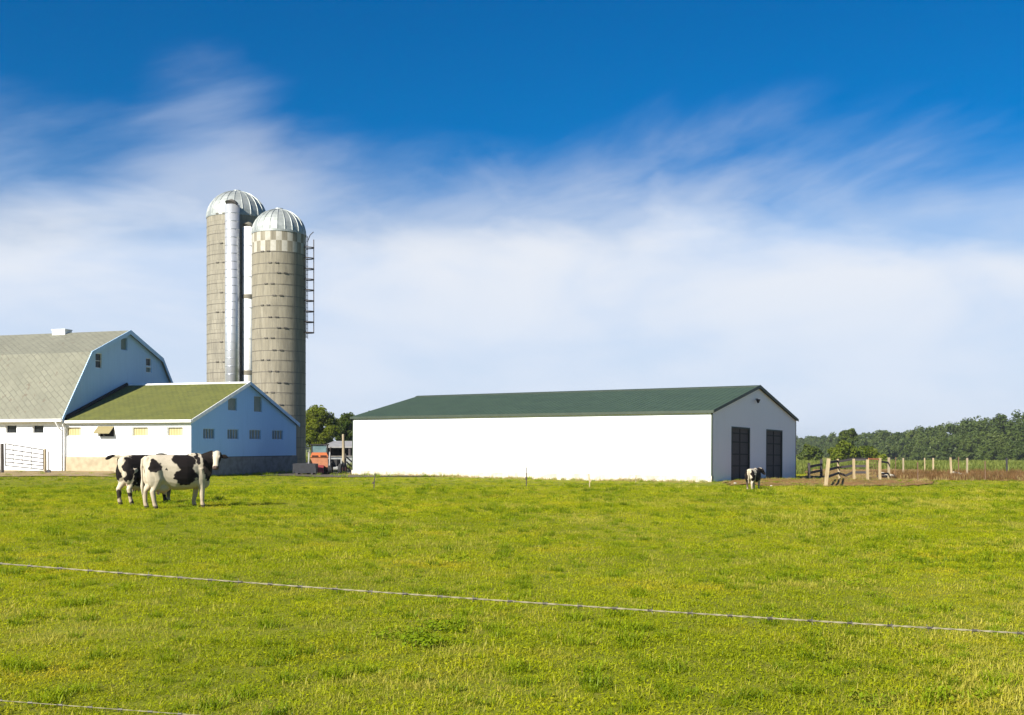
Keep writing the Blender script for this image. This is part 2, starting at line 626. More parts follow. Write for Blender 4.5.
def roof_top(prof):
    def f(y):
        for (a, b) in zip(prof, prof[1:]):
            if a[0] <= y <= b[0]:
                return a[1] + (b[1] - a[1]) * (y - a[0]) / (b[0] - a[0])
        return prof[-1][1]
    return f


# ------------------------------------------------------------------ ground
def ground():
    def axis(fine0, fine1, step, lo, hi):
        a = []
        x = fine0
        while x <= fine1:
            a.append(x); x += step
        g, s = fine1, step
        while g < hi:
            s *= 1.35; g += s; a.append(g)
        g, s = fine0, step
        while g > lo:
            s *= 1.35; g -= s; a.insert(0, g)
        return a
    xs = axis(-42, 42, .45, -5000, 5000)
    ys = axis(2, 84, .45, -400, 7000)
    vs = [(x, y, gz(x, y)) for y in ys for x in xs]
    n = len(xs)
    fs = [(j * n + i, j * n + i + 1, (j + 1) * n + i + 1, (j + 1) * n + i) for j in range(len(ys) - 1) for i in range(n - 1)]
    mb = MB()
    mb.faces(vs, fs)
    tag(mb.build('ground', M['ground'], smooth=True, recalc=False), kind='structure')


ground()


def blob_outline(pts, jitter, seed, n=140):
    """closed ragged outline through the points"""
    L = len(pts)
    out = []
    for i in range(n):
        t = i / n * L
        k = int(t); f = t - k
        a, b = Vector(pts[k]), Vector(pts[(k + 1) % L])
        p = a.lerp(b, f)
        j = jitter * (mnoise.noise((p.x * .9, p.y * .9, seed)) + .6 * mnoise.noise((p.x * 2.7, p.y * 2.7, seed + 4)))
        out.append((p.x + j * .6, p.y + j))
    return out


def inside(poly, x, y):
    c = False
    j = len(poly) - 1
    for i in range(len(poly)):
        xi, yi = poly[i]; xj, yj = poly[j]
        if (yi > y) != (yj > y) and x < (xj - xi) * (y - yi) / (yj - yi) + xi:
            c = not c
        j = i
    return c


def ground_patch(name, outline, mat, lift=.012, step=.5):
    xs = [p[0] for p in outline]; ys = [p[1] for p in outline]
    bm = bmesh.new()
    vs = [bm.verts.new((x, y, 0)) for x, y in outline]
    bm.faces.new(vs)
    bmesh.ops.triangulate(bm, faces=bm.faces[:])
    for ax, lo, hi in ((0, min(xs), max(xs)), (1, min(ys), max(ys))):
        c = lo + step
        while c < hi:
            co = [0, 0, 0]; no = [0, 0, 0]
            co[ax] = c; no[ax] = 1
            bmesh.ops.bisect_plane(bm, geom=bm.verts[:] + bm.edges[:] + bm.faces[:], plane_co=co, plane_no=no)
            c += step
    for v in bm.verts:
        v.co.z = gz(v.co.x, v.co.y) + lift + .03
    me = bpy.data.meshes.new(name)
    bm.to_mesh(me); bm.free()
    me.materials.append(mat)
    o = bpy.data.objects.new(name, me)
    COL.objects.link(o)
    return tag(o, kind='structure')


yard = blob_outline([(10.0, 51.2), (10.2, 47.2), (13.5, 46.2), (17.0, 47.2), (19.5, 49.5), (20.5, 53.5), (23.5, 60), (33.5, 88), (24.5, 89), (18.5, 68), (16, 63), (12.5, 56.5)], 2.0, 2.0)
track = blob_outline([(-46, 52.5), (-34, 52.5), (-25, 53.2), (-20.5, 55.5), (-23, 62.5), (-34, 64), (-46, 68)], 1.5, 5.0)
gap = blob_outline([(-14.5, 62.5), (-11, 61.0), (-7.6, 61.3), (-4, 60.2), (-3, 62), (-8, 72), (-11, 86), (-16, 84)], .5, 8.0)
field = blob_outline([(20.5, 56), (28, 53), (48, 53), (52, 70), (40, 73), (24, 72)], .7, 3.0)
ground_patch('barnyard_dirt', yard, M['soil'])
ground_patch('farm_track', track, M['track'])
ground_patch('shaded_yard', gap, M['mud'])  # yard shade by the loader painted as a dark ground patch
ground_patch('ploughed_strip', field, M['soil'], .004)
PATCHES = [yard, track, gap, field]
BARE = []     # building footprints (convex polygons)

# ------------------------------------------------------------------ dairy shed + gambrel barn (left)
A_ROT = R(-18)
A = Vector((-17.83, 60.0, 0.12))
FA = Frame(A, A_ROT)
u_dir = Vector((-math.cos(R(18)), math.sin(R(18)), 0))


def foot(fr, x0, x1, y0, y1):
    Rm = Matrix.Rotation(fr.rz, 3, 'Z')
    BARE.append([tuple((fr.loc + Rm @ Vector((x, y, 0)))[:2]) for x, y in ((x0, y0), (x1, y0), (x1, y1), (x0, y1))])


def dairy():
    t = thing('dairy_shed', A, A_ROT, 'low shed with mossy green shingle roof, cream windows and a blue gable end', 'shed')
    L, W, E, Hh = 8.60, 11.7, 3.02, 5.50
    BZ = 1.0                                  # height of the block base
    foot(FA, -L, 0, 0, W)
    front = lambda s, z, d: (s, d, z)
    gable = lambda s, z, d: (-d, s, z)
    prof = [(0, E), (W / 2, Hh - .11), (W, E)]
    # openings on the front
    fo = []
    for (a, b, c, d) in ((66, 81, 427, 436.5), (132, 148, 427, 436.5), (167, 183, 427, 436.5)):
        p, q = FA.hit(a, d, 1, 0), FA.hit(b, c, 1, 0)
        fo.append((max(p.x, -L + .06), q.x, p.z, q.z))
    p, q = FA.hit(98, 436.5, 1, 0), FA.hit(114, 427, 1, 0)
    aw = (p.x, q.x, p.z, q.z)
    go, gt = [], []
    for (a, b) in ((203.3, 214.5), (227.5, 238.5), (249.5, 261), (272.2, 283)):
        p, q = FA.hit(a, 437.5, 0, 0), FA.hit(b, 427, 0, 0)
        go.append((p.y, q.y, 2.02, 2.62))
    for (a, b, c, d) in ((228, 237, 392.5, 410.5), (254, 262.3, 392.5, 412)):
        p, q = FA.hit(a, d, 0, 0), FA.hit(b, c, 0, 0)
        top = min(q.z, roof_top(prof)(p.y) - .03, roof_top(prof)(q.y) - .03)
        gt.append((p.y, q.y, p.z, top))
    w = MB()
    w.panel(front, -L, 0, BZ, lambda s: E, (), fo + [aw], .18)
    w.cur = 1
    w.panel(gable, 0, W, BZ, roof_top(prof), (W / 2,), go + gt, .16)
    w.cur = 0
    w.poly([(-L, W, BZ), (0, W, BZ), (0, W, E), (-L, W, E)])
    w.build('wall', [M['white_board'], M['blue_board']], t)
    b = MB()
    b.box(-L, .05, -.05, .25, -.5, BZ)
    b.build('base_course', M['cream_block'], t)
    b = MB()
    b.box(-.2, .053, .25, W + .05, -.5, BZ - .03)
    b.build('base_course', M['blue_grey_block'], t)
    # near-black shell, its colour standing for the unlit room behind the openings
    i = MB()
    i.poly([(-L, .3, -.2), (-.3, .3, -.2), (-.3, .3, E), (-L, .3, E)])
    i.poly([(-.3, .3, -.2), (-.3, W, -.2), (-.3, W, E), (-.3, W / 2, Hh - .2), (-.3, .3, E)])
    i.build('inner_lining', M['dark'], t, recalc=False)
    for o in fo:
        window(t, front, *o, .18, M['white_trim'], M['cream_pane'], .04)
    for o in go:
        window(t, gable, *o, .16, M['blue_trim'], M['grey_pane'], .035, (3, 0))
    for o in gt:
        window(t, gable, *o, .16, M['blue_trim'], M['grey_board'], .035)
    # tilted hopper window
    a = MB()
    a.hexa([(aw[0], -.42, aw[2] + .16), (aw[1], -.42, aw[2] + .16), (aw[1], -.02, aw[3]), (aw[0], -.02, aw[3]),
            (aw[0], -.42, aw[2] + .20), (aw[1], -.42, aw[2] + .20), (aw[1], -.02, aw[3] + .04), (aw[0], -.02, aw[3] + .04)])
    a.build('window_shutter', M['cream_pane'], t)
    # roof
    r = MB()
    r.slab([(-.16, E + .06), (W / 2, Hh), (W + .16, E + .06)], .10, -L + .0, .15)
    r.build('roof', M['green_shingle'], t)
    c = MB()
    c.slab([(W / 2 - .2, Hh - .06), (W / 2, Hh + .03), (W / 2 + .2, Hh - .06)], .04, -L, .14)
    c.build('ridge_cap', M['white_trim'], t)
    g = MB()
    g.box(-L, .17, -.26, -.165, E - .08, E + .07)
    g.box(-L, .17, -.165, -.14, E - .06, E + .05)
    g.build('gutter', M['white_trim'], t)
    for sgn in (0, 1):
        q = MB()
        y0, y1 = (-.18, W / 2) if not sgn else (W + .18, W / 2)
        z0, z1 = E + .06, Hh + .02
        q.hexa([(.152, y0, z0 - .20), (.195, y0, z0 - .20), (.195, y1, z1 - .20), (.152, y1, z1 - .20),
                (.152, y0, z0 + .02), (.195, y0, z0 + .02), (.195, y1, z1 + .02), (.152, y1, z1 + .02)])
        q.build('rake_board', M['white_trim'] if not sgn else M['blue_trim'], t)  # far rake takes the shade-tinted copy of the trim
    d = MB()
    d.tube([(-L + .12, -.21, E - .06), (-L + .12, -.18, E - .2), (-L + .12, -.10, E - .32), (-L + .12, -.10, .05)], .055, 8)
    d.build('downpipe', M['white_trim'], t)
    # dark strip where the roof meets the barn gable
    k = MB()
    def fz(y): return (E + .06) + (Hh - E - .06) * (y + .16) / (W / 2 + .16)
    k.hexa([(-L + .02, .0, fz(0) + .02), (-L + .12, .0, fz(0) + .02), (-L + .12, W / 2 - .2, fz(W / 2 - .2) + .02), (-L + .02, W / 2 - .2, fz(W / 2 - .2) + .02),
            (-L + .02, .0, fz(0) + .20), (-L + .12, .0, fz(0) + .10), (-L + .12, W / 2 - .2, fz(W / 2 - .2) + .10), (-L + .02, W / 2 - .2, fz(W / 2 - .2) + .20)])
    k.build('flashing', M['dark'], t)
    return t


dairy()


def barn():
    B = A + u_dir * 8.65
    B.z = .18
    fr = Frame(B, A_ROT)
    t = thing('gambrel_barn', B, A_ROT, 'old white barn with weathered grey gambrel roof and pale blue gable', 'barn')
    L, W, E = 26.0, 11.6, 3.18
    foot(fr, -L, 0, 0, W)
    prof_r = [(-.32, 3.14), (.36, 4.25), (2.2, 7.2), (W / 2, 8.85), (W - 2.45, 7.32), (W - .4, 4.25), (W + .32, 3.06)]
    prof_w = [(0, E), (.36, 4.13), (2.2, 7.06), (W / 2, 8.70), (W - 2.45, 7.18), (W - .4, 4.13), (W, E)]
    front = lambda s, z, d: (s, d, z)
    gable = lambda s, z, d: (-d, s, z)
    fo = []
    for (a, b) in ((5.5, 16.5), (32.5, 43.5), (-40, -29), (-72, -61)):
        p, q = fr.hit(a, 433.5, 1, 0), fr.hit(b, 425, 1, 0)
        fo.append((p.x, q.x, p.z, q.z))
    go = []
    for (a, b, c, d) in ((95.5, 102, 353.5, 368), (121, 127.5, 338, 350), (146, 151.5, 358.5, 366), (146, 151.5, 366.3, 372.5)):
        p, q = fr.hit(a, d, 0, 0), fr.hit(b, c, 0, 0)
        go.append((p.y, q.y, p.z, q.z))
    go[3] = (go[2][0], go[2][1], go[3][2], go[2][2] - .05)
    w = MB()
    w.panel(front, -L, 0, -.5, lambda s: E, (), fo, .2)
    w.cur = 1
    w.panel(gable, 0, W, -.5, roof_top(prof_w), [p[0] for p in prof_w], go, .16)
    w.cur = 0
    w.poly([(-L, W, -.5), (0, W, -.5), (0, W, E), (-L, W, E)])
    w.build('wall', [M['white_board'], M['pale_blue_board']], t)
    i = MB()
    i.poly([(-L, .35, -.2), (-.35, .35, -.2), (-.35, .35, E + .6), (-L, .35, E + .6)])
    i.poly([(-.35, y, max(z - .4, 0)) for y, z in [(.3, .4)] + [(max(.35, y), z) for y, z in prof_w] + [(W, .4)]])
    i.build('inner_lining', M['dark'], t, recalc=False)  # near-black sheet painted in for the unlit barn interior
    for k, o in enumerate(fo):
        window(t, front, *o, .2, M['white_trim'], M['glass_dark'], .035)
    for k, o in enumerate(go):
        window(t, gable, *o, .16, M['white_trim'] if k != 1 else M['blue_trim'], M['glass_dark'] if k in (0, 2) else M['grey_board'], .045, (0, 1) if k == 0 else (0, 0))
    r = MB()
    r.slab(prof_r, .12, -L - .4, .20)
    r.build('roof', M['old_shingle'], t)
    for side in (0, 1):
        q = MB()
        pts = prof_r[:4] if side == 0 else prof_r[3:]
        for (a, b) in zip(pts, pts[1:]):
            q.hexa([(.203, a[0], a[1] - .24), (.25, a[0], a[1] - .24), (.25, b[0], b[1] - .24), (.203, b[0], b[1] - .24),
                    (.203, a[0], a[1] + .03), (.25, a[0], a[1] + .03), (.25, b[0], b[1] + .03), (.203, b[0], b[1] + .03)])
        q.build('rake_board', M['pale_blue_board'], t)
    g = MB()
    g.box(-L, .26, -.45, -.33, 2.97, 3.13)
    g.box(-L, .26, -.33, -.02, 2.95, 2.99)
    g.build('gutter', M['white_trim'], t)
    p = fr.hit(62, 331, 1, W / 2)
    v = MB()
    v.box(p.x - .50, p.x + .50, W / 2 - .32, W / 2 + .32, 8.6, 9.02)
    v.box(p.x - .54, p.x + .54, W / 2 - .36, W / 2 + .36, 9.02, 9.07)
    v.build('roof_vent', M['white_trim'], t)
    d = MB()
    d.tube([(-.2, -.40, 2.97), (-.1, -.22, 2.6), (-.06, -.06, 2.45), (-.06, -.06, .1)], .05, 8)
    d.build('downpipe', M['white_trim'], t)


barn()

# ------------------------------------------------------------------ white pole barn (centre)
W_ROT = -math.atan2(12.3, 19.3)
Wp = Vector((9.72, 52.5, 0.0))


def pole_barn():
    fr = Frame(Wp, W_ROT)
    t = thing('pole_barn', Wp, W_ROT, 'long low white metal barn with dark green roof and two dark doors', 'barn')
    L, W, E, Hh = 22.9, 12.9, 3.40, 5.06
    t.rotation_euler = (R(-.85), 0, W_ROT)
    foot(fr, -L, 0, 0, W)
    front = lambda s, z, d: (s, d, z)
    gable = lambda s, z, d: (-d, s, z)
    prof = [(0, E), (W / 2, Hh - .10), (W, E)]
    doors = []
    for (a, b) in ((731.2, 749.5), (766.0, 782.0)):
        p, q = fr.hit(a, 480, 0, 0), fr.hit(b, 428, 0, 0)
        doors.append((p.y, q.y, .03, 2.78))
    w = MB()
    w.panel(front, -L, 0, .30, lambda s: E, (), [], .1)
    w.panel(gable, 0, W, .02, roof_top(prof), (W / 2,), doors, .14)
    w.poly([(-L, W, 0), (0, W, 0), (0, W, E), (-L, W, E)])
    w.poly([(-L, 0, 0), (-L, W, 0), (-L, W, E), (-L, W / 2, Hh - .1), (-L, 0, E)])
    w.build('wall', M['white_sheet'], t)
    b = MB()
    b.box(-L - .03, .0, -.035, .20, -.4, .295)
    b.build('base_board', M['concrete'], t)
    r = MB()
    r.slab([(-.09, E + .08), (W / 2, Hh), (W + .09, E + .08)], .07, -L - .1, .09)
    # standing ribs on the sheet
    sl = (Hh - E + .02) / (W / 2 + .30)
    x = -L - .08
    while x < .08:
        for (ya, yb, za, zb) in ((-.09, W / 2 - .05, E + .08, Hh - .013), (W + .09, W / 2 + .05, E + .08, Hh - .013)):
            r.hexa([(x - .02, ya, za - .01), (x + .02, ya, za - .01), (x + .02, yb, zb - .01), (x - .02, yb, zb - .01),
                    (x - .012, ya, za + .012), (x + .012, ya, za + .012), (x + .012, yb, zb + .012), (x - .012, yb, zb + .012)])
        x += .30
    r.build('roof', M['green_metal'], t)
    c = MB()
    c.slab([(W / 2 - .22, Hh - .02), (W / 2, Hh + .05), (W / 2 + .22, Hh - .02)], .03, -L - .1, .10)
    c.build('ridge_cap', M['green_trim'], t)
    g = MB()
    g.box(-L - .1, .10, -.14, -.093, E - .04, E + .09)
    g.box(-L - .1, .10, -.093, -.005, E - .03, E + .0)
    g.build('gutter', M['green_trim'], t)
    for s in (0, 1):
        q = MB()
        y0 = -.11 if s == 0 else W + .11
        z0, z1 = E + .08, Hh
        q.hexa([(.092, y0, z0 - .11), (.13, y0, z0 - .11), (.13, W / 2, z1 - .11), (.092, W / 2, z1 - .11),
                (.092, y0, z0 + .03), (.13, y0, z0 + .03), (.13, W / 2, z1 + .06), (.092, W / 2, z1 + .06)])
        q.build('rake_board', M['green_trim'], t)
    for (x0, x1, y0, y1) in ((-.06, .012, -.012, .06), (-.06, .012, W - .06, W + .012), (-L - .012, -L + .06, -.012, .06)):
        k = MB()
        k.box(x0, x1, y0, y1, 0, E - .04)
        k.build('corner_trim', M['green_trim'], t)
    for (a, b_, c0, d0) in doors:
        d = MB()
        fw = .09
        d.box(-.10, .02, a, a + fw, c0, d0 - fw)
        d.box(-.10, .02, b_ - fw, b_, c0, d0 - fw)
        d.box(-.10, .02, a, b_, d0 - fw, d0)
        o = d.build('door', M['door_frame'], t)
        p = MB()
        p.box(-.13, -.055, a + fw, b_ - fw, c0, d0 - fw)
        p.build('door_panel', M['dark_door'], o)
        k = MB()
        mid = (a + b_) / 2
        k.box(-.055, -.03, mid - .035, mid + .035, c0, d0 - fw)
        for z in (.78, 1.38, 2.0, 2.45):
            k.box(-.055, -.033, a + fw, mid - .035, z - .03, z + .03)
            k.box(-.055, -.033, mid + .035, b_ - fw, z - .03, z + .03)
        k.build('door_rail', M['dark'], o)
    q = fr.hit(755, 398, 0, 0)
    l = MB()
    l.tube([(0, q.y, 4.34), (.10, q.y, 4.36), (.15, q.y, 4.32)], .02, 6)
    l.tube([(.15, q.y, 4.32), (.15, q.y, 4.26), (.15, q.y, 4.12)], [.12, .10, .04], 12)
    l.build('yard_lamp', M['dark'], t)


pole_barn()


# ------------------------------------------------------------------ silos
def silo(loc, r, zt, label, mat, pattern, hoop_n):
    t = thing('silo', loc, 0, label, 'silo')
    n = 72
    body = MB()

    def ring_wall(rad, z0, z1, k0=0, k1=n):
        for k in range(k0, k1):
            a, b = 2 * math.pi * k / n, 2 * math.pi * (k + 1) / n
            p = [(rad * math.cos(a), rad * math.sin(a)), (rad * math.cos(b), rad * math.sin(b))]
            body.poly([(*p[0], z0), (*p[1], z0), (*p[1], z1), (*p[0], z1)],
                      [(a * rad, z0), (b * rad, z0), (b * rad, z1), (a * rad, z1)])
    zp = zt - 1.52 if pattern else zt
    ring_wall(r, -.4, zp)
    if pattern:
        seg = 30
        for row in range(2):
            z0, z1 = zp + .76 * row, zp + .76 * (row + 1)
            for k in range(seg):
                body.cur = 1 if (k + row) % 2 == 0 else 0
                for j in range(3):
                    a, b = 2 * math.pi * (k + j / 3) / seg, 2 * math.pi * (k + (j + 1) / 3) / seg
                    body.poly([(r * math.cos(a), r * math.sin(a), z0), (r * math.cos(b), r * math.sin(b), z0),
                               (r * math.cos(b), r * math.sin(b), z1), (r * math.cos(a), r * math.sin(a), z1)],
                              [(a * r, z0), (b * r, z0), (b * r, z1), (a * r, z1)])
        body.cur = 0
    body.build('wall', [mat, M['stave_white']], t, smooth=False)
    hp = MB()
    for i in range(hoop_n):
        z = zp - .05 - i * .77 + (.05 * math.sin(i * 2.4 + r) if i else 0)
        if z < .3:
            break
        pts = [((r + .012) * math.cos(2 * math.pi * k / n), (r + .012) * math.sin(2 * math.pi * k / n)) for k in range(n)]
        for k in range(n):
            a, b = pts[k], pts[(k + 1) % n]
            hp.poly([(*a, z - .017), (*b, z - .017), (*b, z + .017), (*a, z + .017)])
        for da in (0, .5):                       # tightening lugs
            th = R(-115) + ((i * 7) % 5) * R(9) + da * .5
            c = Vector(((r + .03) * math.cos(th), (r + .03) * math.sin(th), z + .03))
            tv = Vector((-math.sin(th), math.cos(th), 0))
            hp.bar(c - tv * .12, c + tv * .12, .06, .08)
    hp.build('hoop_bands', M['hoop'], t, recalc=False)
    # ribbed dome
    d = MB()
    NS, NR = 22, 9
    ht = r * .93
    def dp(k, i, lift=0.0):
        th = 2 * math.pi * k / NS
        ph = math.pi / 2 * i / NR
        rr = (r + .01 + lift) * math.cos(ph)
        return (rr * math.cos(th), rr * math.sin(th), zt + (ht + lift) * math.sin(ph))
    for k in range(NS):
        for i in range(NR):
            if i == NR - 1:
                d.poly([dp(k, i), dp(k + 1, i), (0, 0, zt + ht)])
            else:
                d.poly([dp(k, i), dp(k + 1, i), dp(k + 1, i + 1), dp(k, i + 1)])
        d.tube([dp(k, i, .01) for i in range(NR)], .035, 5)
    d.tube([(0, 0, zt - .10), (0, 0, zt + .05)], [r + .03, r + .03], n)
    d.tube([(0, 0, zt + ht - .04), (0, 0, zt + ht + .09), (0, 0, zt + ht + .12)], [.36, .30, .1], 14)
    d.build('dome', M['galv_dome'], t)
    return t


S2 = at(279, 78.0, 0.0)
S1 = at(237, 86.0, 0.0)
s_front = silo(S2, 1.90, 17.02, 'shorter concrete stave silo with white chequered band under its dome and caged ladder', M['stave'], True, 24)
s_back = silo(S1, 2.33, 19.8, 'taller concrete stave silo with shiny metal chute up its front, standing behind the other', M['stave_dark'], False, 28)


def chute(parent, px, d, r, ztop, name, mat, seam=1.2, bands=()):
    P = at(px, d, 0)
    c = P - parent.location
    m = MB()
    m.tube([(c.x, c.y, -.3), (c.x, c.y, ztop)], r, 40)
    z = .4
    m.cur = 1
    while z < ztop - .1:
        m.tube([(c.x, c.y, z), (c.x, c.y, z + .035)], r + .012, 40)
        z += seam
    o = m.build(name, [mat, M['galv']], parent, smooth=False)
    for p in o.data.polygons:
        p.use_smooth = len(p.vertices) == 4
    for zb in bands:
        b = MB()
        b.tube([(c.x, c.y, zb - .16), (c.x, c.y, zb + .16)], r + .03, 28)
        b.build('clamp_band', M['stave_dark'], o)
    cap = MB()
    cap.tube([(c.x, c.y, ztop + .003), (c.x + .12, c.y + .1, ztop + .28)], [r + .05, r * .6], 28)
    cap.build('chute_hood', M['hoop'] if name == 'chute' else M['stave_dark'], o)
    return o


chute(s_back, 232.4, 83.35, .56, 20.3, 'chute', M['rust_galv'], .62)
chute(s_back, 248.6, 83.9, .46, 18.7, 'filler_pipe', M['white_pipe'], 2.4, (13.3, 7.4))


def cage():
    t = s_front
    r = 1.91
    th = R(-4)
    c, s = math.cos(th), math.sin(th)
    def P(rad, tan, z): return (rad * c - tan * s, rad * s + tan * c, z)
    z0, z1 = zat(333, 78), zat(240, 78)
    m = MB()
    for q in (-.2, .2):
        m.tube([P(r + .14, q, z0 - .4), P(r + .14, q, z1 + .3)], .022, 6)
    z = z0 - .3
    while z < z1 + .2:
        m.tube([P(r + .14, -.2, z), P(r + .14, .2, z)], .014, 6)
        z += .3
    o = m.build('ladder', M['steel_dark'], t)
    g = MB()
    k = 0
    z = z0
    while z < z1 + .1:
        pts = [P(r + .14 + .50 * math.sin(math.pi * i / 8), -.36 * math.cos(math.pi * i / 8), z) for i in range(9)]
        pts = [P(r + .01, -.36, z)] + pts + [P(r + .01, .36, z)]
        g.tube(pts, .042, 6)
        z += .765
    for i in (4,):
        g.tube([P(r + .14 + .50 * math.sin(math.pi * i / 8), -.36 * math.cos(math.pi * i / 8), z0), P(r + .14 + .50 * math.sin(math.pi * i / 8), -.36 * math.cos(math.pi * i / 8), z1)], .034, 6)
    g.tube([P(r + .1, .3, z1 - .1), P(r + .35, .1, z1 + .35), P(r + .62, .0, z1 + .55)], .03, 6)
    g.build('safety_cage', M['steel_dark'], o)


cage()


# ------------------------------------------------------------------ cows
def tone_noise(p, s):
    return mnoise.noise((p[0] * s, p[1] * s, p[2] * s))


def make_cow(name, loc, rz, scale, label, group, head, spots, tail, head_col, legs_dark=0.0, cat='cow', udder=True, leg_shift=(0, 0, 0, 0)):
    """one continuous body grown from overlapping volumes, coat painted in patches"""
    m = MB()
    # trunk: rings x, zc, half height, half width
    rings = [(-.94, 1.20, .07, .09), (-.90, 1.16, .20, .19), (-.80, 1.09, .32, .275), (-.62, 1.04, .39, .31), (-.42, .995, .43, .335),
             (-.15, .955, .47, .385), (.12, .95, .47, .39), (.34, .96, .455, .345), (.52, .975, .44, .29), (.66, .99, .38, .24), (.78, 1.01, .27, .17), (.85, 1.02, .13, .09)]
    vs, fs = [], []
    n = 20
    for (x, zc, hh, hw) in rings:
        for k in range(n):
            t = 2 * math.pi * k / n
            c, s_ = math.cos(t), math.sin(t)
            wid = hw * (abs(c) ** .85) * (1 if c >= 0 else -1)
            if s_ > 0:
                wid *= 1 - .22 * s_ * s_          # narrower over the back
            vs.append((x, wid, zc + hh * (abs(s_) ** .9) * (1 if s_ >= 0 else -1)))
    for i in range(len(rings) - 1):
        for k in range(n):
            a, b = i * n + k, i * n + (k + 1) % n
            fs.append((a, b, b + n, a + n))
    fs.append(tuple(range(n))[::-1])
    fs.append(tuple((len(rings) - 1) * n + k for k in range(n)))
    m.faces(vs, fs)
    for s in (-1, 1):
        m.ell((-.86, .12 * s, 1.27), (.07, .06, .10))           # pin bones
        m.ell((-.68, .18 * s, .92), (.26, .14, .38))            # thigh
        m.ell((.50, .22 * s, .96), (.20, .10, .40))            # shoulder
    m.ell((.64, 0, .70), (.17, .14, .20))                       # brisket
    m.ell((.40, 0, 1.40), (.22, .08, .07))                      # withers
    if udder:
        m.ell((-.46, 0, .58), (.24, .21, .18))
        for sx in (-.56, -.38):
            for sy in (-.09, .09):
                m.tube([(sx, sy, .50), (sx, sy, .36)], [.035, .022], 8)
    for i, s in enumerate((-1, 1)):
        fx = leg_shift[i]
        m.tube([(.50, .17 * s, 1.05), (.52, .185 * s, .78), (.53 + fx * .5, .18 * s, .50), (.53 + fx * .5, .18 * s, .45), (.52 + fx, .175 * s, .17), (.525 + fx, .175 * s, .11), (.545 + fx, .175 * s, .05), (.55 + fx, .175 * s, .0)],
               [(.17, .12), (.125, .12), .080, .074, .050, .058, .058, .066], 12)
        hx = leg_shift[2 + i]
        m.tube([(-.66, .17 * s, 1.02), (-.60, .18 * s, .78), (-.73 + hx * .7, .17 * s, .53), (-.775 + hx * .8, .165 * s, .46), (-.74 + hx, .165 * s, .17), (-.725 + hx, .165 * s, .11), (-.70 + hx, .165 * s, .05), (-.695 + hx, .165 * s, .0)],
               [.20, .165, .085, .076, .054, .062, .060, .067], 12)
    # neck and head
    poll, muz = Vector(head[0]), Vector(head[1])
    up = Vector(head[2]).normalized()
    nb = Vector((.58, 0, 1.12))
    mid = nb.lerp(poll, .55) + Vector((0, 0, .02))
    m.tube([nb, nb.lerp(mid, .5), mid, poll.lerp(mid, .25)], [(.20, .31), (.17, .26), (.125, .20), (.11, .15)], 16)
    d = (muz - poll)
    hl = d.length
    d.normalize()
    side = d.cross(up).normalized()
    upn = side.cross(d).normalized()       # out of the forehead
    Rm = Matrix((side, upn, d)).transposed()   # local x = side, y = forehead, z = along face
    H = lambda a, b, c: poll + side * a + upn * b + d * c
    m.ell(H(0, -.02, .03), (.115, .12, .12), Rm)
    m.tube([H(0, -.01, .0), H(0, -.015, hl * .35), H(0, -.02, hl * .7), H(0, -.02, hl * .98)], [(.115, .13), (.115, .13), (.078, .095), (.086, .082)], 16)
    m.ell(H(0, -.02, hl), (.092, .075, .055), Rm)
    m.ell(H(0, -.09, hl * .45), (.075, .07, .17), Rm)       # jaw
    for s in (-1, 1):
        m.ell(H(.10 * s, .045, hl * .34), (.035, .04, .05), Rm)   # brow
        b = H(.10 * s, -.03, .06); e = H(.30 * s, -.07, .10); mm = b.lerp(e, .55)
        m.tube([b, b.lerp(e, .3), mm, e], [(.028, .035), (.030, .062), (.026, .066), (.010, .018)], 10)
        m.ell(H(.035 * s, .045, hl * 1.01), (.022, .02, .02), Rm)
    m.tube(tail[0], tail[1], 9)
    o = m.build(name, M['coat'])
    rm = o.modifiers.new('remesh', 'REMESH'); rm.mode = 'VOXEL'; rm.voxel_size = .0155
    sm = o.modifiers.new('smooth', 'SMOOTH'); sm.factor = .5; sm.iterations = 5
    dg = bpy.context.evaluated_depsgraph_get()
    me = bpy.data.meshes.new_from_object(o.evaluated_get(dg))
    old = o.data
    o.modifiers.clear()
    o.data = me
    bpy.data.meshes.remove(old)
    me.name = name
    me.polygons.foreach_set('use_smooth', [True] * len(me.polygons))
    at_ = me.color_attributes.new('coat', 'FLOAT_COLOR', 'POINT')
    WHITE, BLACK, PINK, BROWNB = Vector((.47, .405, .30)), Vector((.010, .007, .006)), Vector((.60, .40, .30)), Vector((.30, .22, .15))
    cols = []
    tpts = [Vector(p) for p in tail[0]]
    for v in me.vertices:
        p = v.co
        w = Vector((tone_noise(p, 4), tone_noise(p + Vector((9, 3, 1)), 4), tone_noise(p + Vector((2, 8, 5)), 4))) * .11
        w += Vector((tone_noise(p, 13), tone_noise(p + Vector((9, 3, 1)), 13), tone_noise(p + Vector((2, 8, 5)), 13))) * .05
        q = p + w
        val = 9
        for (c, r_) in spots:
            e = sum(((q[i] - c[i]) / r_[i]) ** 2 for i in range(3))
            val = min(val, e)
        k = 1 - sstep(.92, 1.08, val)
        rel = p - poll
        a, b, c = rel.dot(side), rel.dot(upn), rel.dot(d)
        in_head = -.12 < c < hl + .12 and abs(a) < .42 and -.26 < b < .2 and (p - poll).length < hl + .2 and p.x > .55
        if in_head and (c > -.02 or abs(a) > .11):
            k = 1.0
            if head_col == 'blaze' and abs(a) < .094 - .02 * sstep(.1, .3, c) and b > -.03:
                k = 0.0
            if head_col == 'white':
                k = 0.0 if abs(a) < .13 else 1.0
        col = WHITE.lerp(BLACK, k)
        if in_head and c > hl - .015:
            col = Vector((.10, .07, .06))
        if udder and p.z < .80 and (Vector((p.x + .46, p.y, p.z - .55))).length < .24 and abs(p.y) < .16:
            col = PINK.lerp(col, .25)
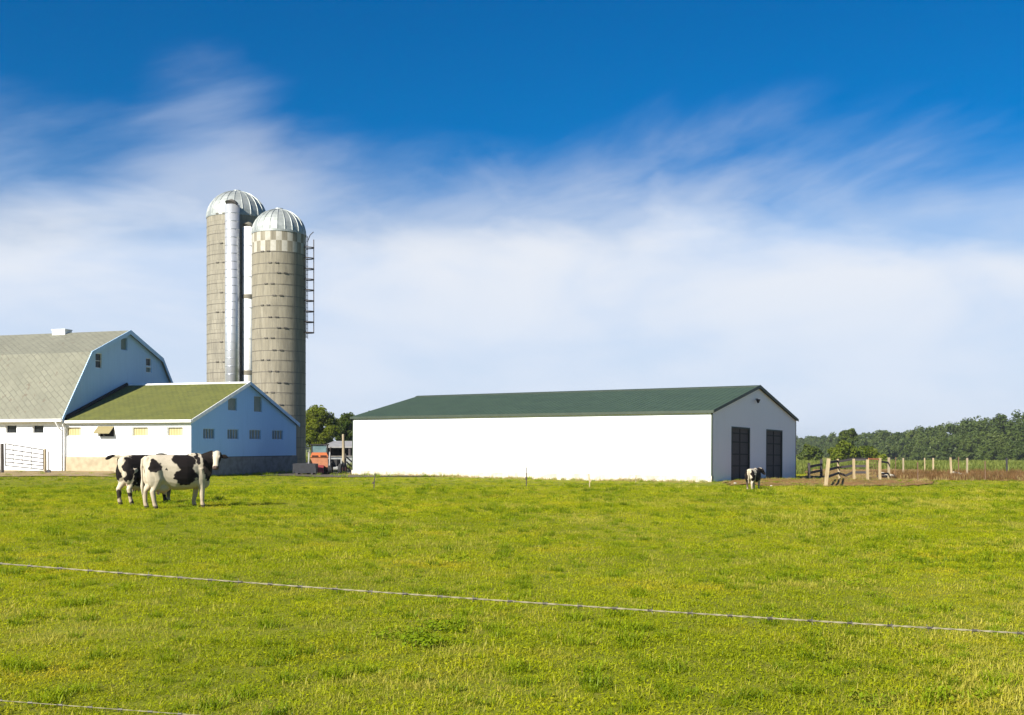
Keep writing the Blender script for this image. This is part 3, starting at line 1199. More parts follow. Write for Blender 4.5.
        if p.z < .62 and abs(p.x) < 1.0:      # legs, a little stained lower down
            ld = legs_dark
            col = col.lerp(BROWNB, .6 * sstep(.62, .12, p.z))
            col = col.lerp(BLACK, ld * sstep(-.05, .12, tone_noise(p + Vector((4, 2, 7)), 4.5) + .35 * (.42 - p.z)))
        if p.z < .075:
            col = Vector((.05, .04, .03))
        cols += [col.x, col.y, col.z, 1.0]
    at_.data.foreach_set('color', cols)
    o.location = loc
    o.rotation_euler = (0, 0, rz)
    o.scale = (scale,) * 3
    tag(o, label, cat, group)
    for s in (-1, 1):
        e = MB()
        e.ell(H(.112 * s, .035, hl * .36), (.022, .024, .026), Rm, 10, 7)
        e.build('eye', M['eye'], o, smooth=True)
    return o


c1p = gpt(179.5, 508.0)
make_cow('cow', c1p, R(31), 1.06,
         'black and white dairy cow standing side-on with its white blazed face turned to the viewer', 'dairy cows on the pasture',
         ((.97, -.14, 1.45), (.85, -.40, 1.08), (-.42, -.75, .50)),
         [((-.70, -.30, 1.13), (.19, .18, .19)), ((.04, -.28, 1.24), (.29, .32, .28)), ((.10, -.30, .87), (.30, .24, .21)), ((.22, -.32, .95), (.15, .2, .2)), ((-.16, -.3, .88), (.07, .2, .10)),
          ((.40, -.1, 1.30), (.09, .30, .17)), ((.68, -.16, .98), (.17, .20, .22)), ((.82, 0, 1.28), (.17, .26, .22)), ((-.1, .3, 1.1), (.5, .2, .4)), ((-.45, -.33, 1.02), (.03, .1, .03)),
          ((-.72, .22, .95), (.16, .15, .2)), ((.56, .26, .9), (.2, .12, .5)), ((.05, -.1, 1.43), (.2, .2, .1))],
         ([(-.86, 0, 1.36), (-.96, -.01, 1.30), (-.985, -.02, 1.1), (-.97, -.03, .8), (-.97, -.03, .6), (-.96, -.03, .36)], [.05, .04, .03, .026, .05, .015]),
         'blaze', leg_shift=(.04, -.10, .05, -.11))

c2p = gpt(149.0, 503.8)
make_cow('cow', c2p, R(50), 1.04,
         'dairy cow with a dark flank facing away, tail flicked out, half hidden behind another cow', 'dairy cows on the pasture',
         ((1.12, .15, .95), (1.28, .2, .50), (1, 0, .4)),
         [((-.80, -.24, 1.05), (.17, .15, .36)), ((-.86, .20, 1.05), (.16, .16, .38)), ((.04, -.28, 1.05), (.62, .5, .6)), ((-.4, -.35, .7), (.3, .25, .3)), ((-.42, -.22, 1.22), (.30, .30, .32)), ((.45, 0, 1.1), (.5, .5, .3)), ((.3, .2, 1.1), (.5, .3, .4)), ((-.5, -.30, .8), (.2, .16, .18)),
          ((.5, -.2, .6), (.3, .2, .4)), ((-1.22, .3, 1.4), (.26, .3, .2))],
         ([(-.84, 0, 1.34), (-.95, .06, 1.39), (-1.04, .16, 1.40), (-1.12, .25, 1.35), (-1.18, .31, 1.30)], [.06, .045, .04, .06, .03]),
         'black', legs_dark=.95, leg_shift=(0, .1, .06, -.10))

c3p = gpt(753.5, 490.0)
make_cow('calf', c3p, R(58), .60,
         'small black and white calf seen from behind in front of the dark barn doors', None,
         ((.98, -.16, 1.38), (1.2, -.36, 1.05), (.7, -.4, .7)),
         [((-.78, -.25, 1.0), (.24, .15, .36)), ((-.80, .22, 1.0), (.26, .15, .40)), ((.2,-.3,.9),(.7,.3,.35)), ((.1, 0, 1.05), (.5, .6, .32)), ((.6, 0, 1.1), (.4, .5, .4)), ((-.72, .2, .5), (.2, .1, .35))],
         ([(-.86, 0, 1.36), (-.97, 0, 1.30), (-.99, 0, 1.1), (-.98, 0, .8), (-.97, 0, .45)], [.05, .04, .03, .03, .02]),
         'black', cat='calf', udder=False, leg_shift=(0, .08, -.03, .05))


# ------------------------------------------------------------------ left gate and posts
def farm_gate():
    p0, p1 = gpt(4.5, 472.5), gpt(44.0, 473.2)
    t = thing('farm_gate', (p0 + p1) / 2, math.atan2(p1.y - p0.y, p1.x - p0.x), 'thin tubular metal farm gate hung before the white barn wall', 'gate')
    l = (p1 - p0).length / 2 - .06
    m = MB()
    for z0, z1 in ((1.62, 1.28), (1.32, 1.02), (1.06, .80), (.82, .58), (.60, .40), (.40, .20)):
        m.tube([(-l, 0, z0), (l, 0, z1)], .030, 8)
    m.build('rail', M['steel'], t)
    for f in (0, .2, .44, .68, 1):
        m = MB()
        x = -l + 2 * l * f
        zt, zb = 1.62 - .34 * f, .40 - .20 * f
        m.tube([(x, .02, zb), (x, .02, zt)], .020 if 0 < f < 1 else .028, 8)
        m.build('upright', M['steel'], t)
    for px, hh, r, lab, mat in ((2.0, 1.62, .10, 'stout dark wooden post at the hinge end of the metal gate', M['grey_brown_wood']), (45.0, 1.34, .075, 'brown wooden post at the latch end of the metal gate', M['old_wood'])):
        g = gpt(px, 473.3)
        m = MB()
        m.tube([(0, 0, -.3), (.01, 0, .6), (.0, 0, hh - .03), (0, 0, hh)], [r, r * .96, r * .9, r * .7], 10)
        o = m.build('gate_post', mat)
        o.location = g
        tag(o, lab, 'post')
    g = gpt(48.8, 473.3)
    m = MB()
    m.tube([(0, 0, -.2), (.0, 0, 1.22)], .035, 8)
    m.box(-.09, .09, -.05, .05, 0.02, .2)
    o = m.build('fence_stake', M['steel'])
    o.location = g
    tag(o, 'slim grey metal stake just beside the brown latch post of the gate', 'stake')


farm_gate()


def stakes():
    for px, py, h, lean, w, mat, lab in (
            (373.3, 489.5, .64, .07, .035, M['steel_dark'], 'short dark leaning stake in the grass before the left end of the white barn'),
            (526.3, 487.0, .86, .01, .04, M['steel_dark'], 'tall dark straight stake in the grass before the long white wall'),
            (590, 487.5, .62, -.05, .035, M['pale_wood'], 'faint pale short stake in the grass before the long white wall'),
            (635.5, 482.5, .48, .03, .03, M['old_wood'], 'thin tan stake close to the foot of the long white wall')):
        g = gpt(px, py)
        m = MB()
        m.hexa([(-w / 2, -w / 2, -.2), (w / 2, -w / 2, -.2), (w / 2, w / 2, -.2), (-w / 2, w / 2, -.2),
                (-w / 2 + lean, -w / 2, h), (w / 2 + lean, -w / 2, h), (w / 2 + lean, w / 2, h), (-w / 2 + lean, w / 2, h)])
        m.box(-w, w, -w * .62, -w * .52, h * .35, h * .5)
        o = m.build('fence_stake', mat)
        o.location = g
        tag(o, lab, 'stake')


stakes()


# ------------------------------------------------------------------ barbed wire in front
def barbed_wire():
    t = thing('barbed_wire_fence', (0, 4.0, 0), 0, 'barbed wire fence strung low across the near grass', 'wire fence')
    o = Vector((0, 4.0, 0))

    def wire_pt(px, y0):
        d = 4.45 - .00105 * px
        return d, y0

    def strand(fn, x0, x1, name, rad=.0018):
        m = MB()
        pa, pb = [], []
        k = 0
        px = x0
        while px <= x1:
            d = 4.45 - .00098 * px
            py = fn(px)
            c = Vector(((px - CX) / F * d, d, zat(py, d))) - o
            tw = k * 1.15
            off = Vector((0, math.cos(tw), math.sin(tw))) * rad * .95
            pa.append(c + off); pb.append(c - off)
            k += 1
            px += 5
        m.tube(pa, rad, 5)
        m.tube(pb, rad, 5)
        m.build(name, M['wire'], t, smooth=True)
        # barbs about every 12.5 cm
        acc, last = 0.0, pa[0]
        for i in range(1, len(pa)):
            acc += (pa[i] - pa[i - 1]).length
            if acc > .125:
                acc = 0
                c = (pa[i] + pb[i]) / 2
                b = MB()
                b.tube([c - Vector((.009, 0, 0)), c + Vector((.010, 0, 0))], .0046, 6)
                a0 = rnd.uniform(0, 6.28)
                for j in range(4):
                    a = a0 + j * math.pi / 2
                    b.tube([c + Vector(((-1) ** j * .005, 0, 0)), c + Vector(((-1) ** j * .009, math.cos(a) * .015, math.sin(a) * .015))], [.0016, .0007], 4)
                b.build('barb', M['wire_barb'], t)
        return pa

    top = strand(lambda x: 563.5 + .0795 * x - .0000110 * x * x, -150, 1190, 'strand')
    low = strand(lambda x: 700.5 + .0745 * x, -150, 1190, 'strand', .0011)
    for e in (0, -1):
        m = MB()
        p = (top[e] + low[e]) / 2
        x = p.x
        g = gz(x + o.x, p.y + o.y)
        m.tube([(x, p.y + .06, g - .3), (x, p.y + .06, 1.30), (x, p.y + .06, 1.45)], [.05, .048, .04], 10)
        m.build('post', M['old_wood'], t)


barbed_wire()


# ------------------------------------------------------------------ behind the silos: skid loader, shed, walls
def loader():
    d = 66.0
    g = at(319.5, d) + Vector((0, 0, .02))
    t = thing('skid_loader', g, R(8), 'orange skid loader with teal cab glass parked in the shade by the silo', 'loader')
    m = MB()
    m.hexa([(-.52, -.62, .42), (.52, -.62, .42), (.52, .55, .35), (-.52, .55, .35), (-.52, -.55, 1.02), (.52, -.55, 1.02), (.52, .55, 1.1), (-.52, .55, 1.1)])
    m.build('body', M['orange_faded'], t)
    m = MB()
    m.hexa([(-.54, -.60, 1.03), (.54, -.60, 1.03), (.54, .2, 1.11), (-.54, .2, 1.11), (-.44, -.42, 1.30), (.44, -.42, 1.30), (.44, .2, 1.34), (-.44, .2, 1.34)])
    m.build('engine_cover', M['orange_paint'], t)
    for x in (-.25, .25):
        m = MB()
        m.box(x - .18, x + .18, -.61, -.52, 1.06, 1.14)
        m.build('headlight', M['glass_dark'], t)
    m = MB()
    for x in (-.47, .47):
        m.bar((x, -.20, 1.1), (x, -.12, 1.76), .07, .07)
        m.bar((x, .70, 1.1), (x, .66, 1.76), .07, .07)
    m.box(-.56, .56, -.2, .76, 1.76, 1.83)
    c = m.build('cab', M['dark'], t)
    m = MB()
    m.hexa([(-.42, -.18, 1.30), (.42, -.18, 1.30), (.42, -.16, 1.30), (-.42, -.16, 1.30), (-.42, -.12, 1.75), (.42, -.12, 1.75), (.42, -.10, 1.75), (-.42, -.10, 1.75)])
    m.build('cab_glass', M['glass_teal'], c)
    for (x, y) in ((-.66, -.4), (.66, -.4), (-.66, .55), (.66, .55)):
        m = MB()
        m.tube([(x - .14, y, .36), (x - .10, y, .36), (x + .10, y, .36), (x + .14, y, .36)], [.30, .36, .36, .30], 20)
        w = m.build('wheel', M['rubber'], t)
        m = MB()
        m.tube([(x - .15, y, .36), (x + .15, y, .36)], .17, 14)
        m.build('rim', M['orange_paint'], w)
    for x in (-.62, .62):
        m = MB()
        m.bar((x, .75, 1.35), (x, -.3, 1.28), .07, .13)
        m.bar((x, -.3, 1.28), (x, -1.0, .5), .07, .11)
        m.build('lift_arm', M['grey_roof'], t)
    m = MB()
    m.hexa([(-.28, -1.0, .08), (.28, -1.0, .08), (.28, -.64, .08), (-.28, -.64, .08), (-.28, -.9, .55), (.28, -.9, .55), (.28, -.64, .55), (-.28, -.64, .55)])
    m.build('weight_block', M['red_paint'], t)


loader()


def implement():
    g = at(335.5, 66.0)
    t = thing('hay_rake', g, R(-10), 'dark low farm implement on rubber wheels next to the orange loader', 'implement')
    m = MB()
    m.bar((-.75, 0, .55), (.5, 0, .55), .12, .14)
    m.bar((-.2, -.5, .5), (-.2, .5, .5), .1, .12)
    m.bar((.35, -.4, .48), (.35, .6, .62), .1, .12)
    m.box(-.6, .2, -.3, .35, .5, .92)
    m.build('frame', M['dark'], t)
    for x, y in ((-.55, -.35), (.45, -.3), (.4, .4)):
        m = MB()
        m.tube([(x - .09, y, .33), (x + .09, y, .33)], .34, 18)
        w = m.build('wheel', M['rubber'], t)
        m = MB()
        m.tube([(x - .10, y, .33), (x + .10, y, .33)], .14, 12)
        m.build('rim', M['red_paint'], w)
    m = MB()
    m.tube([(-.35, .0, .9), (-.35, 0, 1.55), (-.28, 0, 1.65)], .05, 8)
    m.build('exhaust', M['steel_dark'], t)


implement()


def trough():
    g = at(305.5, 64.5)
    t = thing('feed_trough', g, R(-4), 'dark metal feed trough lying in shade beneath the silo', 'trough')
    m = MB()
    for y0, y1 in ((-.35, -.30), (.30, .35)):
        m.hexa([(-.66, y0 * .7, .12), (.66, y0 * .7, .12), (.66, y1 * .7, .12), (-.66, y1 * .7, .12), (-.69, y0, .68), (.69, y0, .68), (.69, y1, .68), (-.69, y1, .68)])
    for x0, x1 in ((-.69, -.64), (.64, .69)):
        m.box(x0, x1, -.3, .3, .12, .66)
    m.box(-.64, .64, -.2, .2, .12, .16)
    m.build('basin', M['slate'], t)
    for x in (-.45, .45):
        m = MB()
        m.box(x - .06, x + .06, -.28, .28, -.05, .12)
        m.build('skid', M['dark_wood'], t)


trough()


def back_wall():
    a, b = at(326, 78.0), at(358, 79.5)
    v = b - a
    t = thing('concrete_wall', a, math.atan2(v.y, v.x), 'low pale concrete wall behind the wooden pole beside the barn', 'wall')
    m = MB()
    n = 3
    l = v.length
    for i in range(n):
        m.box(l * i / n + .01, l * (i + 1) / n - .01, -.09, .09, -.5, .95)
    m.build('wall_panel', M['white_pipe'], t)
    m = MB()
    m.box(-.02, l + .02, -.12, .12, .953, 1.02)
    m.build('coping', M['concrete'], t)
    g = at(343.2, 66.5)
    m = MB()
    m.tube([(0, 0, -.4), (.02, 0, 1.3), (.0, 0, 2.42), (0, 0, 2.46)], [.10, .09, .075, .05], 10)
    o = m.build('wooden_pole', M['old_wood'])
    o.location = g
    tag(o, 'tall grey brown wooden pole near the left end of the white barn', 'pole')
    g0, g1 = at(345.5, 67), at(352.5, 68)
    m = thing('hurdle', g0, math.atan2((g1 - g0).y, (g1 - g0).x), 'small dark hurdle with slanting rails between wooden pole and white barn', 'hurdle')
    l = (g1 - g0).length
    for x in (0, l):
        k = MB(); k.bar((x, 0, -.1), (x, 0, 1.25 - .35 * (x > 0)), .07, .07); k.build('post', M['dark_wood'], m)
    for z in (1.05, .75, .42):
        k = MB(); k.bar((.04, -.05, z), (l - .02, -.05, z - .38), .03, .09); k.build('rail', M['dark_wood'], m)


back_wall()


def far_shed():
    d = 100.0
    p = at(338, d)
    t = thing('open_shed', p, R(-6), 'distant open fronted shed with pale grey roof under the trees', 'shed')
    z0 = zat(440.5, d) - p.z
    ze = zat(446.5, d) - p.z
    m = MB()
    m.slab([(-.2, ze), (4.5, z0 - .02), (9, ze)], .12, -1.6, 6.2)
    m.build('roof', M['grey_roof'], t)
    m = MB()
    m.box(-1.4, 6, 8.6, 8.8, -.3, ze)
    m.box(-1.4, -1.25, 0, 8.6, -.3, ze)
    m.box(5.85, 6, 0, 8.6, -.3, ze)
    m.build('wall', M['purple_brown'], t)
    for x in (-1.3, 1.1, 3.5, 5.9):
        m = MB(); m.box(x - .1, x + .1, -.1, .1, -.3, ze - .02); m.build('post', M['dark_wood'], t)


far_shed()


# ------------------------------------------------------------------ right fences
def pen_fence():
    base = gpt(826, 486.8)
    t = thing('pen_fence', base, 0, 'weathered post and rail pen fence with leaning end post and sagging dark rails', 'fence')
    def post(px, ytop, ybot, lean, w, mat, name='post'):
        g = gpt(px, ybot)
        hgt = zat(ytop, g.y) - g.z
        m = MB()
        a = g - base
        m.bar(a - Vector((0, 0, .25)), a + Vector((lean, 0, hgt)), w, w * .9)
        m.build(name, mat, t)
        return g, hgt
    g1, h1 = post(825.0, 458.5, 486.5, .16, .13, M['pale_wood'])
    g2, h2 = post(840.0, 459.0, 480.0, -.13, .10, M['pale_wood'])
    g3, h3 = post(854.2, 458.8, 480.0, -.03, .11, M['pale_wood'])
    g4, h4 = post(867.5, 459.5, 480.5, .0, .12, M['pale_wood'])
    g5, h5 = post(879.6, 458.0, 480.3, .0, .13, M['pale_wood'])
    g6, h6 = post(888.8, 457.5, 479.0, .0, .12, M['old_wood'])
    L = [(g1, .11), (g2, -.10), (g3, 0), (g4, 0)]
    for z in (1.06, .72, .40):
        m = MB()
        for (a, la), (b, lb) in zip(L, L[1:]):
            zz = z
            pa = a - base + Vector((la * z, .09, z * h1 / 1.25))
            pb = b - base + Vector((lb * z, .09, z))
            if z == .72 and b is g3:
                pass
            if z == .40 and b is g3:
                midp = (pa + pb) / 2 - Vector((0, 0, .16))
                m.bar(pa, midp, .035, .12); m.bar(midp, pb, .035, .12)
            else:
                m.bar(pa, pb, .035, .12)
        m.build('rail', M['dark_wood'], t)  # rails coloured dark for their shaded back side
    for z in (.95, .32):
        m = MB()
        m.bar(g5 - base + Vector((0, .09, z)), g6 - base + Vector((0, .09, z)), .035, .10)
        m.build('rail', M['dark_wood'], t)
    for z in (1.12,):
        m = MB()
        m.bar(g3 - base + Vector((0, -.02, z)), g4 - base + Vector((0, -.02, z)), .012, .012)
        m.build('wire', M['steel'], t)
    # gate between two posts
    gt = thing('wooden_gate', (g4 + g5) / 2, math.atan2(g5.y - g4.y, g5.x - g4.x), 'small gate with rusty orange top bar between two pale posts', 'gate')
    hw = (g5 - g4).length / 2 - .07
    m = MB(); m.bar((-hw, 0, 1.08), (hw, 0, 1.06), .05, .09); m.build('top_bar', M['orange_wood'], gt)
    m = MB()
    for i in range(5):
        x = -hw + 2 * hw * i / 4
        m.tube([(x, 0, .12), (x, 0, 1.03)], .010, 6)
    for j in range(6):
        z = .15 + .16 * j
        m.tube([(-hw, .01, z), (hw, .01, z)], .009, 6)
    m.build('mesh_panel', M['brown_wood'], gt)


pen_fence()


def dark_fence():
    a = Vector((17.1, 62.2, 0)); a.z = gz(a.x, a.y)
    b = gpt(821.3, 478.0)
    base = b
    t = thing('shaded_fence', base, 0, 'dark plank fence in the shadow at the corner of the white barn', 'fence')
    va = a - base
    for p, h in ((va, .95), (Vector((0, 0, 0)), 1.12)):
        m = MB(); m.bar(p - Vector((0, 0, .2)), p + Vector((0, 0, h)), .13, .13); m.build('post', M['dark_wood'], t)
    for z in (.82, .46):
        m = MB(); m.bar(va + Vector((0, -.09, z - .08)), Vector((0, -.09, z)), .04, .14); m.build('rail', M['dark_wood'], t)


dark_fence()


def field_posts():
    spec = [(895.3, 457, 477, .035, M['brown_wood'], 'thin brown post right of the pale gate posts'),
            (903.4, 458, 477, .085, M['old_wood'], 'third tan post right of the small orange barred gate'),
            (952.0, 457.5, 478, .095, M['pale_wood'], 'pale thick post leaning by the heap of white boards in the brown weeds'),
            (958.6, 457, 477, .05, M['brown_wood'], 'slim dark brown post standing between two pale posts in the brown weeds'),
            (967.0, 458, 477, .09, M['old_wood'], 'tan post at the right edge of the white board heap in the weeds'),
            (925.0, 458, 474, .06, M['pale_wood'], 'pale distant post at the left of two standing in the green crop'),
            (933.2, 458, 474, .09, M['pale_wood'], 'wider pale distant post at the right of two in the green crop'),
            (918.0, 462, 481, .045, M['brown_wood'], 'thin dark post in the brown weeds below the pair of pale distant posts'),
            (985.5, 461, 481, .045, M['brown_wood'], 'thin dark post in the brown weeds right of the white board heap'),
            (1007.0, 458, 475, .09, M['steel'], 'grey post far right at the edge of the green crop')]
    for px, yt, yb, w, mat, lab in spec:
        g = gpt(px, yb)
        h = zat(yt, g.y) - g.z
        m = MB()
        lean = -.10 if abs(px - 952) < .1 else rnd.uniform(-.03, .03)
        m.bar((0, 0, -.3), (lean, 0, h), w, w)
        o = m.build('field_post', mat)
        o.location = g
        tag(o, lab, 'post')
    for px, py, lab in ((887, 478.5, 'white weathered boards fallen beside the small wooden gate'), (958, 477.5, 'white weathered boards fallen in brown weeds between the field posts')):
        g = gpt(px, py)
        t = thing('fallen_boards', g, R(-12), lab, 'boards')
        m = MB(); m.bar((-.45, 0, .36), (.26, -.1, .2), .05, .11); m.build('board', M['stave_white'], t)
        m = MB(); m.bar((-.1, .25, .26), (.45, .15, .16), .04, .10); m.build('board', M['stave_white'], t)
        m = MB(); m.bar((-.5, .4, .1), (.6, .5, .14), .16, .14); m.build('board', M['dark_wood'], t)


field_posts()


# ------------------------------------------------------------------ trees
def leaf_cloud(centers, n, size, seed, squash=1.0, rough=.6):
    """small leaf faces through the volume of the clumps; tone attribute per leaf"""
    r = random.Random(seed)
    vs, fs, tone = [], [], []
    tot = sum(c[1] ** 2 for c in centers)
    for (c, rad, tn) in centers:
        k = max(4, int(n * rad ** 2 / tot))
        for _ in range(k):
            d = Vector((r.gauss(0, 1), r.gauss(0, 1), r.gauss(0, 1))).normalized()
            rr = rad * (r.random() ** .42)
            p = c + Vector((d.x * rr, d.y * rr, d.z * rr * squash))
            nrm = (d * .7 + Vector((r.gauss(0, rough), r.gauss(0, rough), r.gauss(.25, rough)))).normalized()
            a = nrm.orthogonal().normalized()
            a.rotate(Matrix.Rotation(r.uniform(0, 6.28), 3, nrm))
            b = nrm.cross(a)
            s = size * r.uniform(.55, 1.35)
            i = len(vs)
            cu = nrm * s * .22
            vs += [p - a * s * .62, p - b * s * .34 + cu, p + a * s * .62, p + b * s * .34 + cu]
            fs.append((i, i + 1, i + 2, i + 3))
            t = min(1, max(0, tn + r.gauss(0, .2 if rough > .5 else .12)))
            tone += [t] * 4
    return vs, fs, tone


def leaf_object(name, vs, fs, tone, mat, parent=None):
    me = bpy.data.meshes.new(name)
    me.from_pydata(vs, [], fs)
    a = me.attributes.new('tone', 'FLOAT', 'POINT')
    a.data.foreach_set('value', tone)
    me.materials.append(mat)
    o = bpy.data.objects.new(name, me)
    COL.objects.link(o)
    if parent is not None:
        o.parent = parent
    return o


def crown_clumps(h, r, base, n, rg, lean=0.0):
    out = []
    for _ in range(n):
        while True:
            p = Vector((rg.uniform(-1, 1), rg.uniform(-1, 1), rg.uniform(-1, 1)))
            if .25 < p.length < 1:
                break
        zc = base + (h - base) * .5
        k = (1 - .35 * max(0, p.z))
        c = Vector((p.x * r * k * .82, p.y * r * k * .82, zc + p.z * (h - base) * .42))
        out.append((c, r * rg.uniform(.22, .42) * (1 if n < 40 else .72), rg.random()))
    return out


def tree(name, loc, h, r, base, label, cat, n=5200, size=.3, clumps=26, seed=1, mat=None, group=None):
    rg = random.Random(seed)
    t = thing(name, loc, rg.uniform(0, 6), label, cat, group)
    cl = crown_clumps(h, r, base, clumps, rg)
    vs, fs, tone = leaf_cloud(cl, n, size, seed)
    leaf_object('crown', vs, fs, tone, mat or M['tree_leaf'], t)
    m = MB()
    tr = max(.07, h * .02)
    m.tube([(0, 0, -.3), (.03, 0, base * .6), (rg.uniform(-.1, .1), rg.uniform(-.1, .1), base + (h - base) * .35), (rg.uniform(-.2, .2), 0, base + (h - base) * .75)], [tr * 1.3, tr, tr * .75, tr * .25], 9)
    for c in cl[:9]:
        z = base * .8 + (c[0].z - base * .8) * .35
        m.tube([(0, 0, max(.3, z)), c[0] * .55 + Vector((0, 0, z * .45)), c[0]], [tr * .45, tr * .3, tr * .08], 6)
    m.build('trunk', M['bark'], t)
    return t


def place_trees():
    # behind the silos and the white barn
    for (px, d, ytop, rpx, base, lab, seed, mat, n, size) in (
            (319, 112, 402, 22, .9, 'bushy green tree directly right of the silos behind the orange loader', 11, M['tree_leaf_bright'], 9000, .26),
            (346, 120, 410, 17, 1.6, 'dark green tree just left of the white barn behind the wooden pole', 12, M['tree_leaf'], 5200, .34),
            (372, 122, 410.5, 16, 1.5, 'dark green tree mostly hidden behind the left end of the white barn', 13, M['tree_leaf'], 4200, .36)):
        p = at(px, d)
        tree('broadleaf_tree', p, zat(ytop, d) - p.z, rpx * d / F, base, lab, 'tree', int(n * 1.6), size * .78, 64, seed, mat, None)
    p = at(300, 100)
    # right: singled-out trees and bushes in front of the wood
    for (name, px, d, ytop, rpx, base, lab, seed, mat, n, size) in (
            ('tall_tree', 847.5, 230, 424, 11, 2.2, 'tall rounded tree rising above the others behind the pen fence', 21, M['tree_leaf'], 3000, .55),
            ('shrub', 842, 150, 441.5, 16, .1, 'broad bright green shrub behind the pen fence below the tall tree', 22, M['tree_leaf_bright'], 3200, .42),
            ('shrub', 866, 152, 446.5, 14, .1, 'rounded bright green shrub behind the small gate', 23, M['tree_leaf_bright'], 2600, .42),
            ('shrub', 879, 158, 452, 9, .1, 'low yellow green shrub at the right end of the shrub row', 24, M['tree_leaf_bright'], 1500, .42),
            ('shrub', 812, 165, 445, 14, .1, 'mid green shrub beside the right corner of the white barn', 25, M['tree_leaf'], 2400, .45)):
        p = at(px, d)
        tree(name, p, zat(ytop, d) - p.z, rpx * d / F, base, lab, 'tree' if name == 'tall_tree' else 'shrub', n, size, 22, seed, mat)


place_trees()


def forest():
    rg = random.Random(99)
    V, Fc, T = [], [], []
    prof = [(400, 436, 520), (560, 436, 620), (740, 437, 640), (800, 434.5, 620), (835, 432, 480), (870, 430, 430), (905, 427.5, 380), (960, 417, 330), (1024, 406.5, 285), (1100, 398, 250), (1350, 392, 220), (1900, 385, 220)]

    def interp(px):
        for a, b in zip(prof, prof[1:]):
            if a[0] <= px <= b[0]:
                f = (px - a[0]) / (b[0] - a[0])
                return a[1] + (b[1] - a[1]) * f, a[2] + (b[2] - a[2]) * f
        return prof[-1][1], prof[-1][2]

    def add(px, d, ytop, n, size):
        p = at(px, d)
        h = max(4.0, zat(ytop, d) - p.z)
        r = h * rg.uniform(.27, .42)
        cl = [(c + p, rad, min(1, max(0, tn))) for (c, rad, tn) in crown_clumps(h, r, h * .10, 13, rg)]
        vs, fs, tone = leaf_cloud(cl, n, size, rg.randint(0, 10 ** 6), 1.0, .36)
        tb = rg.uniform(-.42, .42)
        k = len(V)
        V.extend(vs)
        Fc.extend(tuple(i + k for i in f) for f in fs)
        T.extend(min(1, max(0, .5 * t_ + .5 * (.5 + tb * 1.4))) for t_ in tone)
    px = 404.0
    while px < 1880:
        yt, d = interp(px)
        size = .38 + d * .0009
        inview = 780 < px < 1060
        n = 950 if inview else 300
        j = rg.uniform(-1.5, 1.5) * (350 / d) ** .5
        add(px, d + rg.uniform(-12, 12), yt + j + 1.5, n, size)
        if px > 780:
            add(px + rg.uniform(-3, 3), d * .93 + rg.uniform(-8, 8), yt + (455 - yt) * rg.uniform(.22, .5), int(n * .8), size)
            add(px + rg.uniform(-3, 3), d * .87 + rg.uniform(-8, 8), yt + (458 - yt) * rg.uniform(.5, .75), int(n * .7), size)
        px += rg.uniform(3.2, 5.6) * (330 / d)
    # the rest of the horizon, wide rings of wood
    for k in range(150):
        a = R(-100 + 200 * k / 150) + rg.uniform(-.01, .01)
        d = 640 + rg.uniform(-40, 40)
        X, Y = math.sin(a) * d, math.cos(a) * d
        p = Vector((X, Y, gz(X, Y)))
        px = CX + F * X / Y if Y > 1 else -9999
        if 404 < px < 1880:
            continue
        h = rg.uniform(7, 10.5)
        cl = [(c + p, rad * 1.4, tn) for (c, rad, tn) in crown_clumps(h, h * .9, h * .1, 10, rg)]
        vs, fs, tone = leaf_cloud(cl, 220, 1.6, rg.randint(0, 10 ** 6))
        kk = len(V)
        V.extend(vs); Fc.extend(tuple(i + kk for i in f) for f in fs); T.extend(tone)
    tag(leaf_object('forest', V, Fc, T, M['forest_leaf']), kind='stuff')


forest()


# ------------------------------------------------------------------ grass and other ground cover (scattered)
def blade(vs, fs, tone, base, h, w, lean, ang, t):
    d = Vector((math.cos(ang), math.sin(ang), 0))
    s = Vector((-d.y, d.x, 0)) * w / 2
    i = len(vs)
    for k, (f, ww) in enumerate(((0, 1.0), (.45, .85), (.8, .5))):
        c = base + d * lean * f * f + Vector((0, 0, h * (f - .18 * f * f * min(1.5, lean / h))))
        vs.append(c - s * ww); vs.append(c + s * ww); tone.extend([t, t])
    vs.append(base + d * lean + Vector((0, 0, h * (1 - .18 * min(1.5, lean / h))))); tone.append(t)
    fs += [(i, i + 1, i + 3, i + 2), (i + 2, i + 3, i + 5, i + 4), (i + 4, i + 5, i + 6)]


def clump_mesh(name, n, rad, h0, h1, w, lean, mat, seed, leafy=0):
    r = random.Random(seed)
    vs, fs, tone = [], [], []
    for _ in range(n):
        a, q = r.uniform(0, 6.28), rad * math.sqrt(r.random())
        h = r.uniform(h0, h1)
        blade(vs, fs, tone, Vector((q * math.cos(a), q * math.sin(a), -.01)), h, w * r.uniform(.6, 1.3), h * r.uniform(.1, lean), r.uniform(0, 6.28), r.random())
    for _ in range(leafy):
        a, q = r.uniform(0, 6.28), rad * math.sqrt(r.random())
        c = Vector((q * math.cos(a), q * math.sin(a), r.uniform(h0, h1)))
        nrm = Vector((r.gauss(0, .45), r.gauss(0, .45), 1)).normalized()
        t = r.random()
        e = nrm.orthogonal(); e.rotate(Matrix.Rotation(r.uniform(0, 6.28), 3, nrm)); f = nrm.cross(e)
        s = w * r.uniform(.7, 1.4)
        i = len(vs)
        vs += [c - e * s, c - f * s * .6, c + e * s, c + f * s * .6]
        tone += [t] * 4
        fs.append((i, i + 1, i + 2, i + 3))
    me = bpy.data.meshes.new(name)
    me.from_pydata(vs, [], fs)
    at_ = me.attributes.new('tone', 'FLOAT', 'POINT')
    at_.data.foreach_set('value', tone)
    me.materials.append(mat)
    return bpy.data.objects.new(name, me)


